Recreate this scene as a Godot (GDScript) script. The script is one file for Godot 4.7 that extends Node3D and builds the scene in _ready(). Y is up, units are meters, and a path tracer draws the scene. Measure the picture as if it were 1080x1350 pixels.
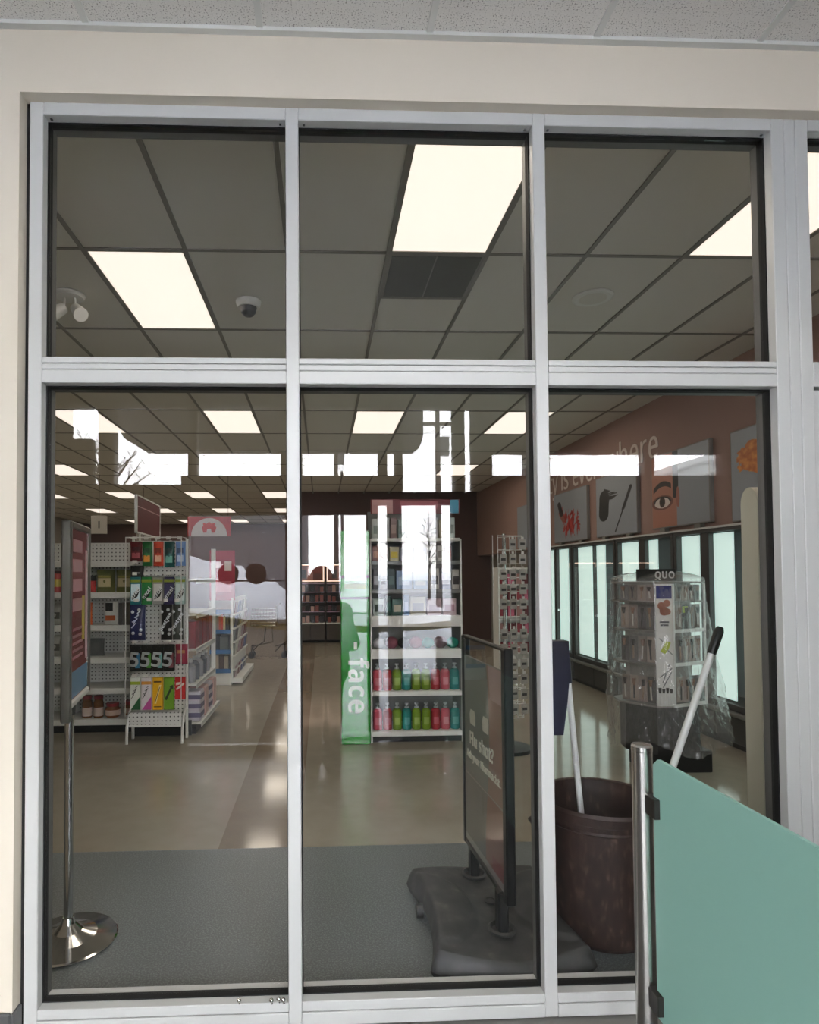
extends Node3D
# A shop front seen from the entrance lobby. Units are metres, y up, the lobby floor at y = 0, the shop lies towards -z.

const CEIL := 3.54
const GLASS_Z := -2.25          # front face of the aluminium shop front
var mats := {}
var taken := {}
var rng := RandomNumberGenerator.new()

class MB:
	var v := PackedVector3Array()
	var n := PackedVector3Array()
	var t := PackedVector2Array()
	func tri(a: Vector3, b: Vector3, c: Vector3) -> void:      # a, b, c run counter-clockwise seen from outside
		var q := (b - a).cross(c - a)
		if q.length_squared() < 1e-18: return
		q = q.normalized()
		v.append_array([a, c, b]); n.append_array([q, q, q]); t.append_array([Vector2.ZERO, Vector2.ZERO, Vector2.ZERO])
	func stri(a: Vector3, b: Vector3, c: Vector3, na: Vector3, nb: Vector3, nc: Vector3) -> void:
		if (b - a).cross(c - a).length_squared() < 1e-20: return
		v.append_array([a, c, b]); n.append_array([na, nc, nb]); t.append_array([Vector2.ZERO, Vector2.ZERO, Vector2.ZERO])
	func quad(a: Vector3, b: Vector3, c: Vector3, d: Vector3) -> void:
		tri(a, b, c); tri(a, c, d)
	func uquad(a: Vector3, b: Vector3, c: Vector3, d: Vector3) -> void:   # a lower left, b lower right, c upper right, d upper left; with uv
		var q := (b - a).cross(c - a).normalized()
		v.append_array([a, c, b, a, d, c]); n.append_array([q, q, q, q, q, q])
		t.append_array([Vector2(0, 1), Vector2(1, 0), Vector2(1, 1), Vector2(0, 1), Vector2(0, 0), Vector2(1, 0)])
	func box(a: Vector3, b: Vector3) -> void:
		var lo := a.min(b); var hi := a.max(b)
		obox((lo + hi) / 2, hi - lo, Basis())
	func obox(c: Vector3, s: Vector3, m: Basis) -> void:
		var p := []
		for i in 8: p.append(c + m * (Vector3(s.x if i & 1 else -s.x, s.y if i & 2 else -s.y, s.z if i & 4 else -s.z) / 2))
		quad(p[4], p[5], p[7], p[6]); quad(p[1], p[0], p[2], p[3]); quad(p[5], p[1], p[3], p[7])
		quad(p[0], p[4], p[6], p[2]); quad(p[6], p[7], p[3], p[2]); quad(p[0], p[1], p[5], p[4])
	func bev(a: Vector3, b: Vector3, r: float) -> void:         # a box with chamfered edges
		var lo := a.min(b); var hi := a.max(b)
		r = minf(r, 0.45 * minf(hi.x - lo.x, minf(hi.y - lo.y, hi.z - lo.z)))
		var c := (lo + hi) / 2; var h := (hi - lo) / 2
		var P := func(sx: int, sy: int, sz: int, ax: int) -> Vector3:
			var q := Vector3(sx * (h.x - r), sy * (h.y - r), sz * (h.z - r))
			q[ax] = [sx, sy, sz][ax] * h[ax]
			return c + q
		for ax in 3:
			var u := (ax + 1) % 3; var w := (ax + 2) % 3
			for s in [-1, 1]:
				var f := []
				for k in [[-1, -1], [1, -1], [1, 1], [-1, 1]]:
					var q := [0, 0, 0]; q[ax] = s; q[u] = k[0]; q[w] = k[1]
					f.append(P.call(q[0], q[1], q[2], ax))
				if s > 0: quad(f[0], f[1], f[2], f[3])
				else: quad(f[3], f[2], f[1], f[0])
			for su in [-1, 1]:                                   # chamfers along axis ax
				for sw in [-1, 1]:
					var e := []
					for k in [[-1, u], [1, u], [1, w], [-1, w]]:
						var q := [0, 0, 0]; q[ax] = k[0]; q[u] = su; q[w] = sw
						e.append(P.call(q[0], q[1], q[2], k[1]))
					if su * sw < 0: quad(e[0], e[1], e[2], e[3])
					else: quad(e[3], e[2], e[1], e[0])
		for sx in [-1, 1]:
			for sy in [-1, 1]:
				for sz in [-1, 1]:
					if sx * sy * sz > 0: tri(P.call(sx, sy, sz, 0), P.call(sx, sy, sz, 1), P.call(sx, sy, sz, 2))
					else: tri(P.call(sx, sy, sz, 0), P.call(sx, sy, sz, 2), P.call(sx, sy, sz, 1))
	func tube(pts: Array, r: Variant, seg := 10, caps := true) -> void:
		var rings := []
		var up := Vector3.UP
		for i in pts.size():
			var d: Vector3 = ((pts[mini(i + 1, pts.size() - 1)] as Vector3) - (pts[maxi(i - 1, 0)] as Vector3)).normalized()
			if absf(d.dot(up)) > 0.95: up = Vector3.RIGHT if absf(d.x) < 0.9 else Vector3.BACK
			var a := up.cross(d).normalized(); var b := d.cross(a)
			up = b
			var ring := []
			for k in seg:
				var w := TAU * k / seg
				ring.append(a * cos(w) + b * sin(w))
			rings.append(ring)
		for i in pts.size() - 1:
			var r0: float = r[i] if r is Array else r
			var r1: float = r[i + 1] if r is Array else r
			for k in seg:
				var j := (k + 1) % seg
				var A: Vector3 = rings[i][k]; var B: Vector3 = rings[i][j]; var C: Vector3 = rings[i + 1][j]; var D: Vector3 = rings[i + 1][k]
				var p: Vector3 = pts[i]; var q: Vector3 = pts[i + 1]
				stri(p + A * r0, p + B * r0, q + C * r1, A, B, C); stri(p + A * r0, q + C * r1, q + D * r1, A, C, D)
		if caps:
			for e in [0, pts.size() - 1]:
				var rr: float = r[e] if r is Array else r
				var c: Vector3 = pts[e]
				for k in seg:
					var A: Vector3 = c + rings[e][k] * rr; var B: Vector3 = c + rings[e][(k + 1) % seg] * rr
					if e == 0: tri(c, B, A)
					else: tri(c, A, B)
	func lathe(prof: Array, seg := 24, at := Vector3.ZERO, smooth := true) -> void:      # profile of Vector2(radius, height), going up the outside
		for i in prof.size() - 1:
			var a: Vector2 = prof[i]; var b: Vector2 = prof[i + 1]
			var d := (b - a).normalized(); var nn := Vector2(d.y, -d.x)
			for k in seg:
				var w0 := TAU * k / seg; var w1 := TAU * (k + 1) / seg
				var c0 := Vector3(cos(w0), 0, -sin(w0)); var c1 := Vector3(cos(w1), 0, -sin(w1))
				var A := at + c0 * a.x + Vector3.UP * a.y; var B := at + c1 * a.x + Vector3.UP * a.y
				var C := at + c1 * b.x + Vector3.UP * b.y; var D := at + c0 * b.x + Vector3.UP * b.y
				var n0 := c0 * nn.x + Vector3.UP * nn.y; var n1 := c1 * nn.x + Vector3.UP * nn.y
				if smooth: stri(A, B, C, n0, n1, n1); stri(A, C, D, n0, n1, n0)
				else: quad(A, B, C, D)
	func prism(poly: PackedVector2Array, d0: float, d1: float, m := Transform3D()) -> void:   # polygon in x, y pulled along z
		if Geometry2D.is_polygon_clockwise(poly): poly.reverse()
		var idx := Geometry2D.triangulate_polygon(poly)
		for i in range(0, idx.size(), 3):
			var a := poly[idx[i]]; var b := poly[idx[i + 1]]; var c := poly[idx[i + 2]]
			if (b - a).cross(c - a) < 0: var q := b; b = c; c = q
			tri(m * Vector3(a.x, a.y, d1), m * Vector3(b.x, b.y, d1), m * Vector3(c.x, c.y, d1))
			tri(m * Vector3(a.x, a.y, d0), m * Vector3(c.x, c.y, d0), m * Vector3(b.x, b.y, d0))
		for i in poly.size():
			var a := poly[i]; var b := poly[(i + 1) % poly.size()]
			quad(m * Vector3(a.x, a.y, d0), m * Vector3(b.x, b.y, d0), m * Vector3(b.x, b.y, d1), m * Vector3(a.x, a.y, d1))
	func surf(f: Callable, nu: int, nv: int, wrap := false) -> void:     # smooth sheet f(u, v), its outside where du x dv points
		var p := []; var q := []
		for j in nv + 1:
			for i in nu + 1: p.append(f.call(float(i) / nu, float(j) / nv))
		var at := func(i: int, j: int) -> Vector3:
			if wrap: i = posmod(i, nu)
			return p[clampi(j, 0, nv) * (nu + 1) + clampi(i, 0, nu)]
		for j in nv + 1:
			for i in nu + 1: q.append(((at.call(i + 1, j) - at.call(i - 1, j)) as Vector3).cross(at.call(i, j + 1) - at.call(i, j - 1)).normalized())
		for j in nv:
			for i in nu:
				var a := j * (nu + 1) + i; var b := a + 1; var c := a + nu + 2; var d := a + nu + 1
				stri(p[a], p[b], p[c], q[a], q[b], q[c]); stri(p[a], p[c], p[d], q[a], q[c], q[d])
				var z := v.size()
				if z >= 6:
					var uvs := [Vector2(float(i) / nu, 1 - float(j) / nv), Vector2(float(i + 1) / nu, 1 - float(j + 1) / nv), Vector2(float(i + 1) / nu, 1 - float(j) / nv), Vector2(float(i) / nu, 1 - float(j) / nv), Vector2(float(i) / nu, 1 - float(j + 1) / nv), Vector2(float(i + 1) / nu, 1 - float(j + 1) / nv)]
					for k in 6: t[z - 6 + k] = uvs[k]
	func mesh() -> ArrayMesh:
		var a := []
		a.resize(Mesh.ARRAY_MAX)
		a[Mesh.ARRAY_VERTEX] = v; a[Mesh.ARRAY_NORMAL] = n; a[Mesh.ARRAY_TEX_UV] = t
		var m := ArrayMesh.new()
		m.add_surface_from_arrays(Mesh.PRIMITIVE_TRIANGLES, a)
		return m

# ---------------------------------------------------------------- helpers
func col(r: float, g: float, b: float) -> Color: return Color(r, g, b)

func M(key: String, c := Color.WHITE, rough := 0.6, metal := 0.0) -> StandardMaterial3D:
	if not mats.has(key):
		var m := StandardMaterial3D.new()
		m.resource_name = key; m.albedo_color = c; m.roughness = rough; m.metallic = metal
		mats[key] = m
	return mats[key]

func P(c: Color, rough := 0.45) -> StandardMaterial3D: return M("printed_%s_%d" % [c.to_html(false), int(rough * 100)], c, rough)

func noise_tex(freq: float, ramp: Array, size := 512, kind := FastNoiseLite.TYPE_SIMPLEX_SMOOTH, seed_ := 3, octaves := 3) -> NoiseTexture2D:
	var f := FastNoiseLite.new()
	f.noise_type = kind; f.frequency = freq; f.seed = seed_; f.fractal_octaves = octaves
	var x := NoiseTexture2D.new()
	x.width = size; x.height = size; x.seamless = true; x.noise = f
	var g := Gradient.new()
	g.offsets = PackedFloat32Array(ramp.map(func(r): return r[0])); g.colors = PackedColorArray(ramp.map(func(r): return r[1]))
	x.color_ramp = g
	return x

func name_it(called: String) -> String:
	if not taken.has(called):
		taken[called] = 0
		return called
	taken[called] += 1
	return "%s_%03d" % [called, taken[called]]

func thing(called: String, label: String, category: String, at := Vector3.ZERO, turn := 0.0, group := "") -> Node3D:
	var o := Node3D.new()
	o.name = name_it(called); add_child(o)
	o.position = at; o.rotation.y = turn
	tag(o, label, category, group)
	return o

func tag(o: Node, label: String, category: String, group := "") -> void:
	o.set_meta("label", label); o.set_meta("category", category)
	if group: o.set_meta("group", group)

func structure(called: String) -> Node3D:
	var o := Node3D.new()
	o.name = name_it(called); add_child(o); o.set_meta("kind", "structure")
	return o

func part(called: String, m: Variant, mat: Material, parent: Node, at := Vector3.ZERO, rot := Vector3.ZERO) -> MeshInstance3D:
	var o := MeshInstance3D.new()
	o.name = called
	o.mesh = m.mesh() if m is MB else m
	o.material_override = mat
	parent.add_child(o, true)
	o.position = at; o.rotation = rot
	return o

func solid(called: String, m: Variant, mat: Material, label: String, category: String, at := Vector3.ZERO, turn := 0.0, group := "") -> MeshInstance3D:
	var o := MeshInstance3D.new()
	o.name = name_it(called); o.mesh = m.mesh() if m is MB else m; o.material_override = mat
	add_child(o); o.position = at; o.rotation.y = turn
	tag(o, label, category, group)
	return o

func bx(a: Vector3, b: Vector3) -> MB:
	var m := MB.new(); m.box(a, b); return m

func bv(a: Vector3, b: Vector3, r := 0.003) -> MB:
	var m := MB.new(); m.bev(a, b, r); return m

func tb(pts: Array, r: Variant, seg := 10) -> MB:
	var m := MB.new(); m.tube(pts, r, seg); return m

func V(x: float, y: float, z: float) -> Vector3: return Vector3(x, y, z)

func text_mesh(s: String, height: float, depth := 0.002, bold := false, italic := false) -> TextMesh:
	var f := SystemFont.new()
	f.font_names = PackedStringArray(["Droid Sans"]); f.font_weight = 700 if bold else 400; f.font_italic = italic
	var m := TextMesh.new()
	m.text = s; m.font = f; m.font_size = 64; m.pixel_size = height / 64.0; m.depth = depth; m.curve_step = 1.5
	return m

# lettering on a face that looks towards +z of its parent; turned by rot
func letters(s: String, height: float, mat: Material, parent: Node, at: Vector3, rot := Vector3.ZERO, bold := true, italic := false, called := "lettering") -> MeshInstance3D:
	return part(called, text_mesh(s, height, 0.002, bold, italic), mat, parent, at, rot)

func _ready() -> void:
	rng.seed = 7
	# ---- camera
	var cam := Camera3D.new()
	cam.name = "camera"; add_child(cam)
	cam.position = V(0, 1.59, 0)
	cam.rotation = V(0.02735, -0.03958, -0.00641)
	cam.projection = Camera3D.PROJECTION_FRUSTUM
	cam.near = 0.05; cam.far = 400.0
	cam.size = 0.05 * 1350.0 / 823.54
	cam.frustum_offset = Vector2((540.0 - 456.5) / 823.54, (734.53 - 675.0) / 823.54) * 0.05
	cam.current = true
	# ---- overcast winter sky
	var sm := ProceduralSkyMaterial.new()
	sm.sky_top_color = col(0.90, 0.91, 0.93); sm.sky_horizon_color = col(0.96, 0.96, 0.96)
	sm.ground_bottom_color = col(0.6, 0.62, 0.65); sm.ground_horizon_color = col(0.8, 0.82, 0.85)
	sm.energy_multiplier = 1.0
	var sky := Sky.new()
	sky.sky_material = sm
	var env := Environment.new()
	env.background_mode = Environment.BG_SKY; env.sky = sky
	env.background_energy_multiplier = SKY
	env.tonemap_mode = Environment.TONE_MAPPER_LINEAR
	env.tonemap_exposure = 1.0
	env.sdfgi_enabled = true; env.ssao_enabled = true; env.ssil_enabled = true
	var we := WorldEnvironment.new()
	we.name = "world_environment"; we.environment = env; add_child(we)
	materials()
	lobby()
	shop_front()
	outside()
	shop_shell()
	right_wall()
	fixtures()
	lobby_things()
	photographer()

const SKY := 31.0
const LAMP := 0.92

func materials() -> void:
	M("cream_paint", col(0.86, 0.82, 0.755), 0.7)
	var alu := M("satin_aluminium", col(0.78, 0.78, 0.77), 0.5, 0.12)
	alu.roughness_texture = noise_tex(0.02, [[0.0, Color(0.75, 0.75, 0.75)], [1.0, Color(1, 1, 1)]], 256)
	alu.uv1_triplanar = true; alu.uv1_world_triplanar = true; alu.uv1_scale = V(1, 1, 1)
	M("black_rubber", col(0.03, 0.03, 0.03), 0.8)
	M("dark_sealant", col(0.09, 0.085, 0.08), 0.9)
	var g := M("clear_glass", Color(0.93, 0.97, 0.95, 0.002), 0.0)
	g.metallic_specular = 0.36
	g.transparency = BaseMaterial3D.TRANSPARENCY_ALPHA
	M("grey_baseboard", col(0.33, 0.33, 0.33), 0.5)
	var at := M("acoustic_tile", Color.WHITE, 0.95)
	at.albedo_texture = noise_tex(0.07, [[0.0, col(0.5, 0.48, 0.46)], [0.24, col(0.6, 0.58, 0.56)], [0.31, col(0.9, 0.89, 0.87)], [1.0, col(0.95, 0.94, 0.92)]], 1024, FastNoiseLite.TYPE_PERLIN, 11, 3)
	at.uv1_triplanar = true; at.uv1_world_triplanar = true; at.uv1_scale = V(2.6, 2.6, 2.6)
	M("shop_ceiling_tile", col(0.83, 0.82, 0.79), 0.95)
	M("white_steel", col(0.86, 0.86, 0.84), 0.5)
	M("grid_steel", col(0.5, 0.49, 0.465), 0.55)
	var lp := M("light_panel", col(0.95, 0.93, 0.9), 0.6)
	lp.emission_enabled = true; lp.emission = col(1.0, 0.95, 0.895); lp.emission_energy_multiplier = 1.0
	var fl := M("polished_floor", Color.WHITE, 0.11)
	fl.albedo_texture = noise_tex(0.02, [[0.0, col(0.61, 0.58, 0.52)], [0.5, col(0.625, 0.595, 0.535)], [1.0, col(0.64, 0.61, 0.55)]], 512, FastNoiseLite.TYPE_SIMPLEX_SMOOTH, 5, 5)
	fl.uv1_triplanar = true; fl.uv1_world_triplanar = true; fl.uv1_scale = V(0.5, 0.5, 0.5)
	var fb := M("polished_brown_floor", Color.WHITE, 0.11)
	fb.albedo_texture = noise_tex(0.02, [[0.0, col(0.52, 0.465, 0.395)], [0.5, col(0.535, 0.48, 0.41)], [1.0, col(0.55, 0.495, 0.425)]], 512, FastNoiseLite.TYPE_SIMPLEX_SMOOTH, 6, 5)
	fb.uv1_triplanar = true; fb.uv1_world_triplanar = true; fb.uv1_scale = V(0.5, 0.5, 0.5)
	var fg := M("grey_matting", Color.WHITE, 0.38)
	fg.albedo_texture = noise_tex(0.06, [[0.0, col(0.34, 0.36, 0.365)], [0.4, col(0.395, 0.42, 0.425)], [0.62, col(0.42, 0.445, 0.45)], [0.74, col(0.47, 0.495, 0.495)], [1.0, col(0.56, 0.575, 0.57)]], 1024, FastNoiseLite.TYPE_SIMPLEX, 8, 5)
	fg.uv1_triplanar = true; fg.uv1_world_triplanar = true; fg.uv1_scale = V(1.3, 1.3, 1.3)
	M("plum_paint", col(0.6, 0.485, 0.445), 0.75)
	M("brown_back_wall", col(0.36, 0.27, 0.25), 0.75)
	M("pale_wall", col(0.62, 0.6, 0.56), 0.8)
	M("dark_frame", col(0.2, 0.2, 0.2), 0.5)
	M("black_plastic", col(0.07, 0.07, 0.07), 0.4)
	M("chrome", col(0.82, 0.82, 0.82), 0.12, 1.0)
	M("white_plastic", col(0.85, 0.85, 0.84), 0.4)
	var snow := M("snow", Color.WHITE, 0.9)
	snow.albedo_texture = noise_tex(0.03, [[0.0, col(0.74, 0.76, 0.8)], [0.4, col(0.88, 0.89, 0.92)], [1.0, col(0.95, 0.95, 0.96)]], 512, FastNoiseLite.TYPE_PERLIN, 4, 4)
	snow.uv1_triplanar = true; snow.uv1_world_triplanar = true; snow.uv1_scale = V(0.3, 0.3, 0.3)
	M("wet_asphalt", col(0.13, 0.13, 0.135), 0.9)
	M("wet_asphalt").metallic_specular = 0.15
	var shaded_slush := M("shaded_trodden_snow", Color.WHITE, 0.9)  # trodden snow, made darker with the canopy shade put into its colour
	shaded_slush.albedo_texture = noise_tex(0.05, [[0.0, col(0.4, 0.41, 0.43)], [0.45, col(0.62, 0.63, 0.65)], [1.0, col(0.72, 0.73, 0.75)]], 512, FastNoiseLite.TYPE_PERLIN, 9, 5)
	shaded_slush.uv1_triplanar = true; shaded_slush.uv1_world_triplanar = true; shaded_slush.uv1_scale = V(0.5, 0.5, 0.5)

# ---------------------------------------------------------------- the lobby in which the camera stands
func lobby() -> void:
	var cream := M("cream_paint")
	var w := structure("wall_front")
	part("wall_panel", bx(V(-5.5, 0, -2.205), V(-1.057, CEIL + 0.1, -2.42)), cream, w)
	part("wall_panel", bx(V(-1.057, 3.302, -2.205), V(2.85, CEIL + 0.1, -2.42)), cream, w)
	part("wall_panel", bx(V(2.85, 0, -2.205), V(5.5, CEIL + 0.1, -2.42)), cream, w)
	var wl := structure("wall_left")
	part("wall_panel", bx(V(-5.5, 0, -2.42), V(-5.62, CEIL + 0.1, 1.12)), cream, wl)
	var wr := structure("wall_right")
	part("wall_panel", bx(V(5.5, 0, -2.42), V(5.62, CEIL + 0.1, 1.12)), cream, wr)
	var b := structure("baseboard_left")
	part("skirting", bv(V(-5.5, 0, -2.205), V(-1.057, 0.112, -2.19), 0.006), M("grey_baseboard"), b)
	part("skirting_return", bv(V(-1.057, 0, -2.19), V(-1.044, 0.112, -2.25), 0.004), M("grey_baseboard"), b)
	# floor tiles with recessed joints
	var f := structure("floor")
	part("screed", bx(V(-5.62, -0.2, -2.36), V(5.62, -0.006, 1.12)), M("grout", col(0.5, 0.49, 0.47), 0.9), f)
	var ft := M("floor_tile", Color.WHITE, 0.4)
	ft.albedo_texture = noise_tex(0.03, [[0.0, col(0.27, 0.265, 0.26)], [1.0, col(0.33, 0.325, 0.315)]], 256, FastNoiseLite.TYPE_SIMPLEX_SMOOTH, 2, 4)
	ft.uv1_triplanar = true; ft.uv1_world_triplanar = true
	var tile := bv(V(-0.224, -0.006, -0.224), V(0.224, 0.0, 0.224), 0.002).mesh()
	for i in 24:
		for j in 7:
			part("floor_tile", tile, ft, f, V(-5.45 + 0.45 * i + 0.225, 0, -2.20 + 0.225 + 0.45 * j))
	# suspended ceiling
	var c := structure("ceiling")
	part("deck", bx(V(-5.62, CEIL + 0.03, -2.42), V(5.62, CEIL + 0.2, 1.12)), M("pale_wall"), c)
	var slab := bv(V(-0.295, 0.002, -0.295), V(0.295, 0.02, 0.295), 0.003).mesh()
	for i in 19:
		for j in 6:
			var x := -0.21 + 0.61 * (i - 9) + 0.305
			if x < -5.4 or x > 5.4: continue
			part("ceiling_tile", slab, M("acoustic_tile"), c, V(x, CEIL, -2.19 + 0.305 + 0.61 * j - 0.04))
	for i in 19:
		var x := -0.21 + 0.61 * (i - 9)
		if x < -5.45 or x > 5.45: continue
		part("ceiling_bar", bx(V(x - 0.012, CEIL - 0.004, -2.2), V(x + 0.012, CEIL + 0.02, 1.0)), M("white_steel"), c)
	for j in 6:
		var z := -2.23 + 0.61 * j
		if j: part("ceiling_bar", bx(V(-5.5, CEIL - 0.003, z - 0.012), V(5.5, CEIL + 0.02, z + 0.012)), M("white_steel"), c)
	part("wall_angle", bx(V(-5.5, CEIL - 0.012, -2.205), V(5.5, CEIL + 0.012, -2.18)), M("white_steel"), c)

# ---------------------------------------------------------------- the aluminium shop front with its six panes
func opening(w: Node3D, x0: float, x1: float, y0: float, y1: float, zf: float, called := "pane") -> void:
	var rub := M("black_rubber")
	var za := zf - 0.040; var zb := zf - 0.076
	var e := 0.004
	var m := MB.new()
	m.box(V(x0, y0, za), V(x0 + e, y1, zb)); m.box(V(x1 - e, y0, za), V(x1, y1, zb))
	m.box(V(x0 + e, y1 - e, za), V(x1 - e, y1, zb)); m.box(V(x0 + e, y0, za), V(x1 - e, y0 + e, zb))
	part("gasket", m, rub, w)
	var liner := MB.new()
	liner.box(V(x0, y0, zb), V(x0 + 0.003, y1, zf - 0.114)); liner.box(V(x1 - 0.003, y0, zb), V(x1, y1, zf - 0.114)); liner.box(V(x0 + 0.003, y1 - 0.003, zb), V(x1 - 0.003, y1, zf - 0.114))
	part("shade_liner", liner, M("shade_liner_grey", col(0.34, 0.335, 0.32), 0.5), w)  # added dark liners: shade of the rear reveals put into their colour
	part(called, bx(V(x0 + e, y0 + e, zf - 0.052), V(x1 - e, y1 - e, zf - 0.060)), M("clear_glass"), w)

func shop_front() -> void:
	var al := M("satin_aluminium")
	var w := structure("window_1")
	var z0 := GLASS_Z; var z1 := GLASS_Z - 0.114
	var xs := [-0.995, -0.124, -0.077, 0.792, 0.839, 1.706]
	var r := 0.0025
	part("jamb", bv(V(-1.042, 0, z0), V(-0.995, 3.302, z1), r), al, w)
	for x in [[-0.124, -0.077], [0.792, 0.839]]:
		part("mullion", bv(V(x[0], 0, z0), V(x[1], 3.302, z1), r), al, w)
	for x in [[1.706, 1.7565], [1.758, 1.7985], [1.80, 1.848]]:
		part("jamb", bv(V(x[0], 0, z0), V(x[1], 3.302, z1), r), al, w)
	part("sealant", bx(V(-1.057, 0, z0 - 0.012), V(-1.042, 3.302, z1)), M("dark_sealant"), w)
	for k in 3:
		var a: float = xs[2 * k]; var b: float = xs[2 * k + 1]
		part("head", bv(V(a, 3.256, z0), V(b, 3.302, z1), r), al, w)
		for y in [[2.281, 2.3285], [2.33, 2.3515], [2.353, 2.375]]:
			part("transom", bv(V(a, y[0], z0 - (0.001 if y[0] > 2.329 and y[0] < 2.34 else 0.0)), V(b, y[1], z1), r), al, w)
		part("sill", bv(V(a, 0, z0 + 0.002), V(b, 0.046, z1), r), al, w)
		part("sill", bv(V(a, 0.0485, z0), V(b, 0.083, z1), r), al, w)
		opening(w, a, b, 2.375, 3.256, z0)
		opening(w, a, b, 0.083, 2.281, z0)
		for s in [a + 0.02, b - 0.02]:
			part("screw", bx(V(s - 0.004, 3.253, z0 - 0.02), V(s + 0.004, 3.2565, z0 - 0.028)), M("dark_frame"), w)
	# the next bay, with the door of the shop
	var d := structure("window_2")
	part("head", bv(V(1.848, 3.256, z0), V(2.80, 3.302, z1), r), al, d)
	part("transom", bv(V(1.848, 2.281, z0), V(2.80, 2.375, z1), r), al, d)
	part("jamb", bv(V(2.80, 0, z0), V(2.85, 3.302, z1), r), al, d)
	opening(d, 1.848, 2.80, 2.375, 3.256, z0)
	var dr := structure("door_1")
	part("stile", bv(V(1.852, 0.01, z0 - 0.03), V(1.94, 2.277, z1 + 0.03), r), al, dr)
	part("stile", bv(V(2.70, 0.01, z0 - 0.03), V(2.796, 2.277, z1 + 0.03), r), al, dr)
	part("rail", bv(V(1.94, 2.18, z0 - 0.03), V(2.70, 2.277, z1 + 0.03), r), al, dr)
	part("rail", bv(V(1.94, 0.01, z0 - 0.03), V(2.70, 0.26, z1 + 0.03), r), al, dr)
	part("pane", bx(V(1.94, 0.26, z0 - 0.055), V(2.70, 2.18, z0 - 0.061)), M("clear_glass"), dr)
	var h := MB.new()
	h.tube([V(2.0, 0.95, z0 - 0.03), V(2.0, 0.95, z0 + 0.03), V(2.0, 1.25, z0 + 0.03), V(2.0, 1.25, z0 - 0.03)], 0.012)
	part("handle", h, M("chrome"), dr)

# ---------------------------------------------------------------- the outer glass front behind the camera and what lies outside
func outer_rect(w: Node3D, x0: float, x1: float, y0: float, y1: float) -> void:
	part("pane", bx(V(x0, y0, 1.05), V(x1, y1, 1.056)), M("clear_glass"), w)

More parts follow.
